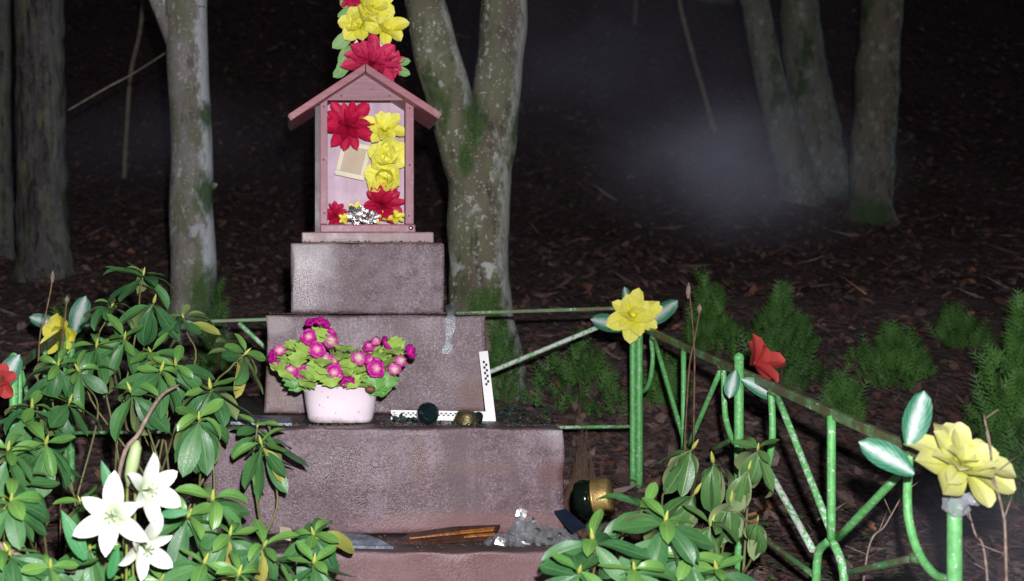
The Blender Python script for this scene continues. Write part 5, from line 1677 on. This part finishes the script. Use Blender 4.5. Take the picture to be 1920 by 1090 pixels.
def dry_clump(label, b, H, Wd, n_, seed, mat, up=True, name='dry_grass_clump'):
    rnd = random.Random(seed)
    t = thing(name, b, label, 'plant')
    verts, faces = [], []
    for i in range(n_):
        a = rnd.random() * 6.28
        r = Wd * math.sqrt(rnd.random())
        p0 = Vector(b) + Vector((math.cos(a) * r, math.sin(a) * r, -0.01))
        top = Vector(b) + Vector((math.cos(a) * r * (0.25 if up else 1.6) + rnd.gauss(0, .012), math.sin(a) * r * (0.25 if up else 1.6) + rnd.gauss(0, .012), H * (rnd.uniform(0.5, 1.0) if not up else (1 - 0.75 * r / Wd) * rnd.uniform(0.75, 1.0))))
        m_ = (p0 + top) / 2 + Vector((rnd.gauss(0, .012), rnd.gauss(0, .012), 0))
        w = Vector((rnd.uniform(0.001, 0.0022), rnd.uniform(-.001, .001), 0))
        bi = len(verts)
        verts += [p0 - w, p0 + w, m_ + w * 0.8, m_ - w * 0.8, top]
        faces += [(bi, bi + 1, bi + 2, bi + 3), (bi + 3, bi + 2, bi + 4)]
    me_ = bpy.data.meshes.new('dry_strands')
    me_.from_pydata([tuple(v_ - Vector(b)) for v_ in verts], [], faces)
    me_.materials.append(mat)
    o = bpy.data.objects.new('dry_strands', me_)
    COL.objects.link(o)
    o.parent = t
    o['kind'] = 'stuff'
    return t


dry_clump('dead brown conifer tuft standing right of the steps', gpx(1092, 3.62) + Vector((0, 0, 0)), 0.40, 0.085, 620, 1, M['deadneedle'], name='dead_conifer')
dry_clump('bristly tuft of dry brown straw at the lower left', gpx(66, 2.5), 0.20, 0.07, 700, 2, M['dry'])
dry_clump('thin dead brown stump of straw behind the lilies', gpx(172, 3.1), 0.26, 0.03, 350, 3, M['deadneedle'], name='dead_conifer')
dry_clump('dry grass tangled at the foot of the fence corner', gpx(1215, 3.3), 0.14, 0.14, 300, 4, M['dry'], up=False)
dry_clump('loose dry grass between the steps and the gold lantern', gpx(1100, 3.25), 0.12, 0.10, 260, 5, M['dry'], up=False)
dry_clump('matted dry grass under the left fence rail', gpx(215, 3.0), 0.12, 0.16, 300, 6, M['dry'], up=False)


# ground cover, low green weeds nobody could count
def weeds(label, boxes, n_, seed):
    rnd = random.Random(seed)
    verts, faces = [], []
    for i in range(n_):
        x0, x1, y0, y1 = rnd.choice(boxes)
        x, y = rnd.uniform(x0, x1), rnd.uniform(y0, y1)
        z = ground_z(x, y)
        for k_ in range(5):
            a = rnd.random() * 6.28
            L = rnd.uniform(0.012, 0.03)
            c = Vector((x + rnd.gauss(0, .02), y + rnd.gauss(0, .02), z + rnd.uniform(0.01, 0.06)))
            d = Vector((math.cos(a), math.sin(a), rnd.uniform(-.2, .5)))
            s_ = d.cross(Vector((0, 0, 1))).normalized() * L * 0.45
            bi = len(verts)
            verts += [c, c + d * L * 0.5 + s_, c + d * L, c + d * L * 0.5 - s_]
            faces.append((bi, bi + 1, bi + 2, bi + 3))
    me_ = bpy.data.meshes.new('ground_weeds')
    me_.from_pydata([tuple(v_) for v_ in verts], [], faces)
    me_.materials.append(simple('weed green', (0.055, 0.13, 0.035), 0.5, var=0.5))
    o = bpy.data.objects.new('ground_weeds', me_)
    COL.objects.link(o)
    tag(o, label, 'weeds', kind='stuff')


weeds('low green weeds along the foot of the fence and in the undergrowth', [(1.05, 1.5, 2.2, 2.9), (1.2, 1.9, 2.1, 3.6), (0.9, 1.3, 2.1, 2.5), (-0.9, -0.45, 2.0, 3.0)], 420, 5)

# ------------------------------------------------------------------ drifting mist lit by the flash
def mist(label, c, rx, ry, rz, dens, seed, col=(0.80, 0.82, 1.0)):
    mb_ = MB().blob(c, rx, ry, rz, 20, 12, 0.0)
    m_ = bpy.data.materials.new('mist')
    m_.use_nodes = True
    nt = m_.node_tree
    nt.nodes.remove(nt.nodes['Principled BSDF'])
    kk = NM.__new__(NM)
    kk.m, kk.nt, kk._tc = m_, nt, None
    r = kk.dist((0, 0, 0), (1 / rx, 1 / ry, 1 / rz))
    n_ = kk.noise(1.6 / max(rx, rz), 4, 0.6, kk.mapped((1, 1, 1), loc=(seed, seed, 0)))
    fall = kk.ramp(r, [(0.0, 1.0), (0.35, 0.55), (0.7, 0.12), (1.0, 0.0)])
    d = kk.math('MULTIPLY', kk.math('MULTIPLY', fall, kk.ramp(n_, [(0.35, 0.15), (0.7, 1.0)])), dens)
    vp = kk.node('ShaderNodeVolumePrincipled', None, {'Color': col, 'Density': d})
    nt.links.new(vp.outputs[0], nt.nodes['Material Output'].inputs['Volume'])
    o = mb_.build('mist_wisp', m_, origin=c)
    tag(o, label, 'mist', kind='stuff')


mist('pale bluish wisp of mist left of the three slope trees', P(1400, 312, 3.4), 0.55, 0.32, 0.30, 2.2, 2, (0.74, 0.78, 1.0))
mist('broad thin veil of mist in the dark above the fence', P(1180, 90, 3.4), 0.85, 0.35, 0.55, 0.52, 5, (0.72, 0.74, 1.0))
mist('faint mist between the trees at the left', P(330, 265, 4.4), 0.85, 0.3, 0.28, 0.55, 9, (0.72, 0.74, 1.0))
mist('grey breath of mist low in the right foreground', P(1900, 1040, 2.0), 0.36, 0.14, 0.28, 1.3, 12)
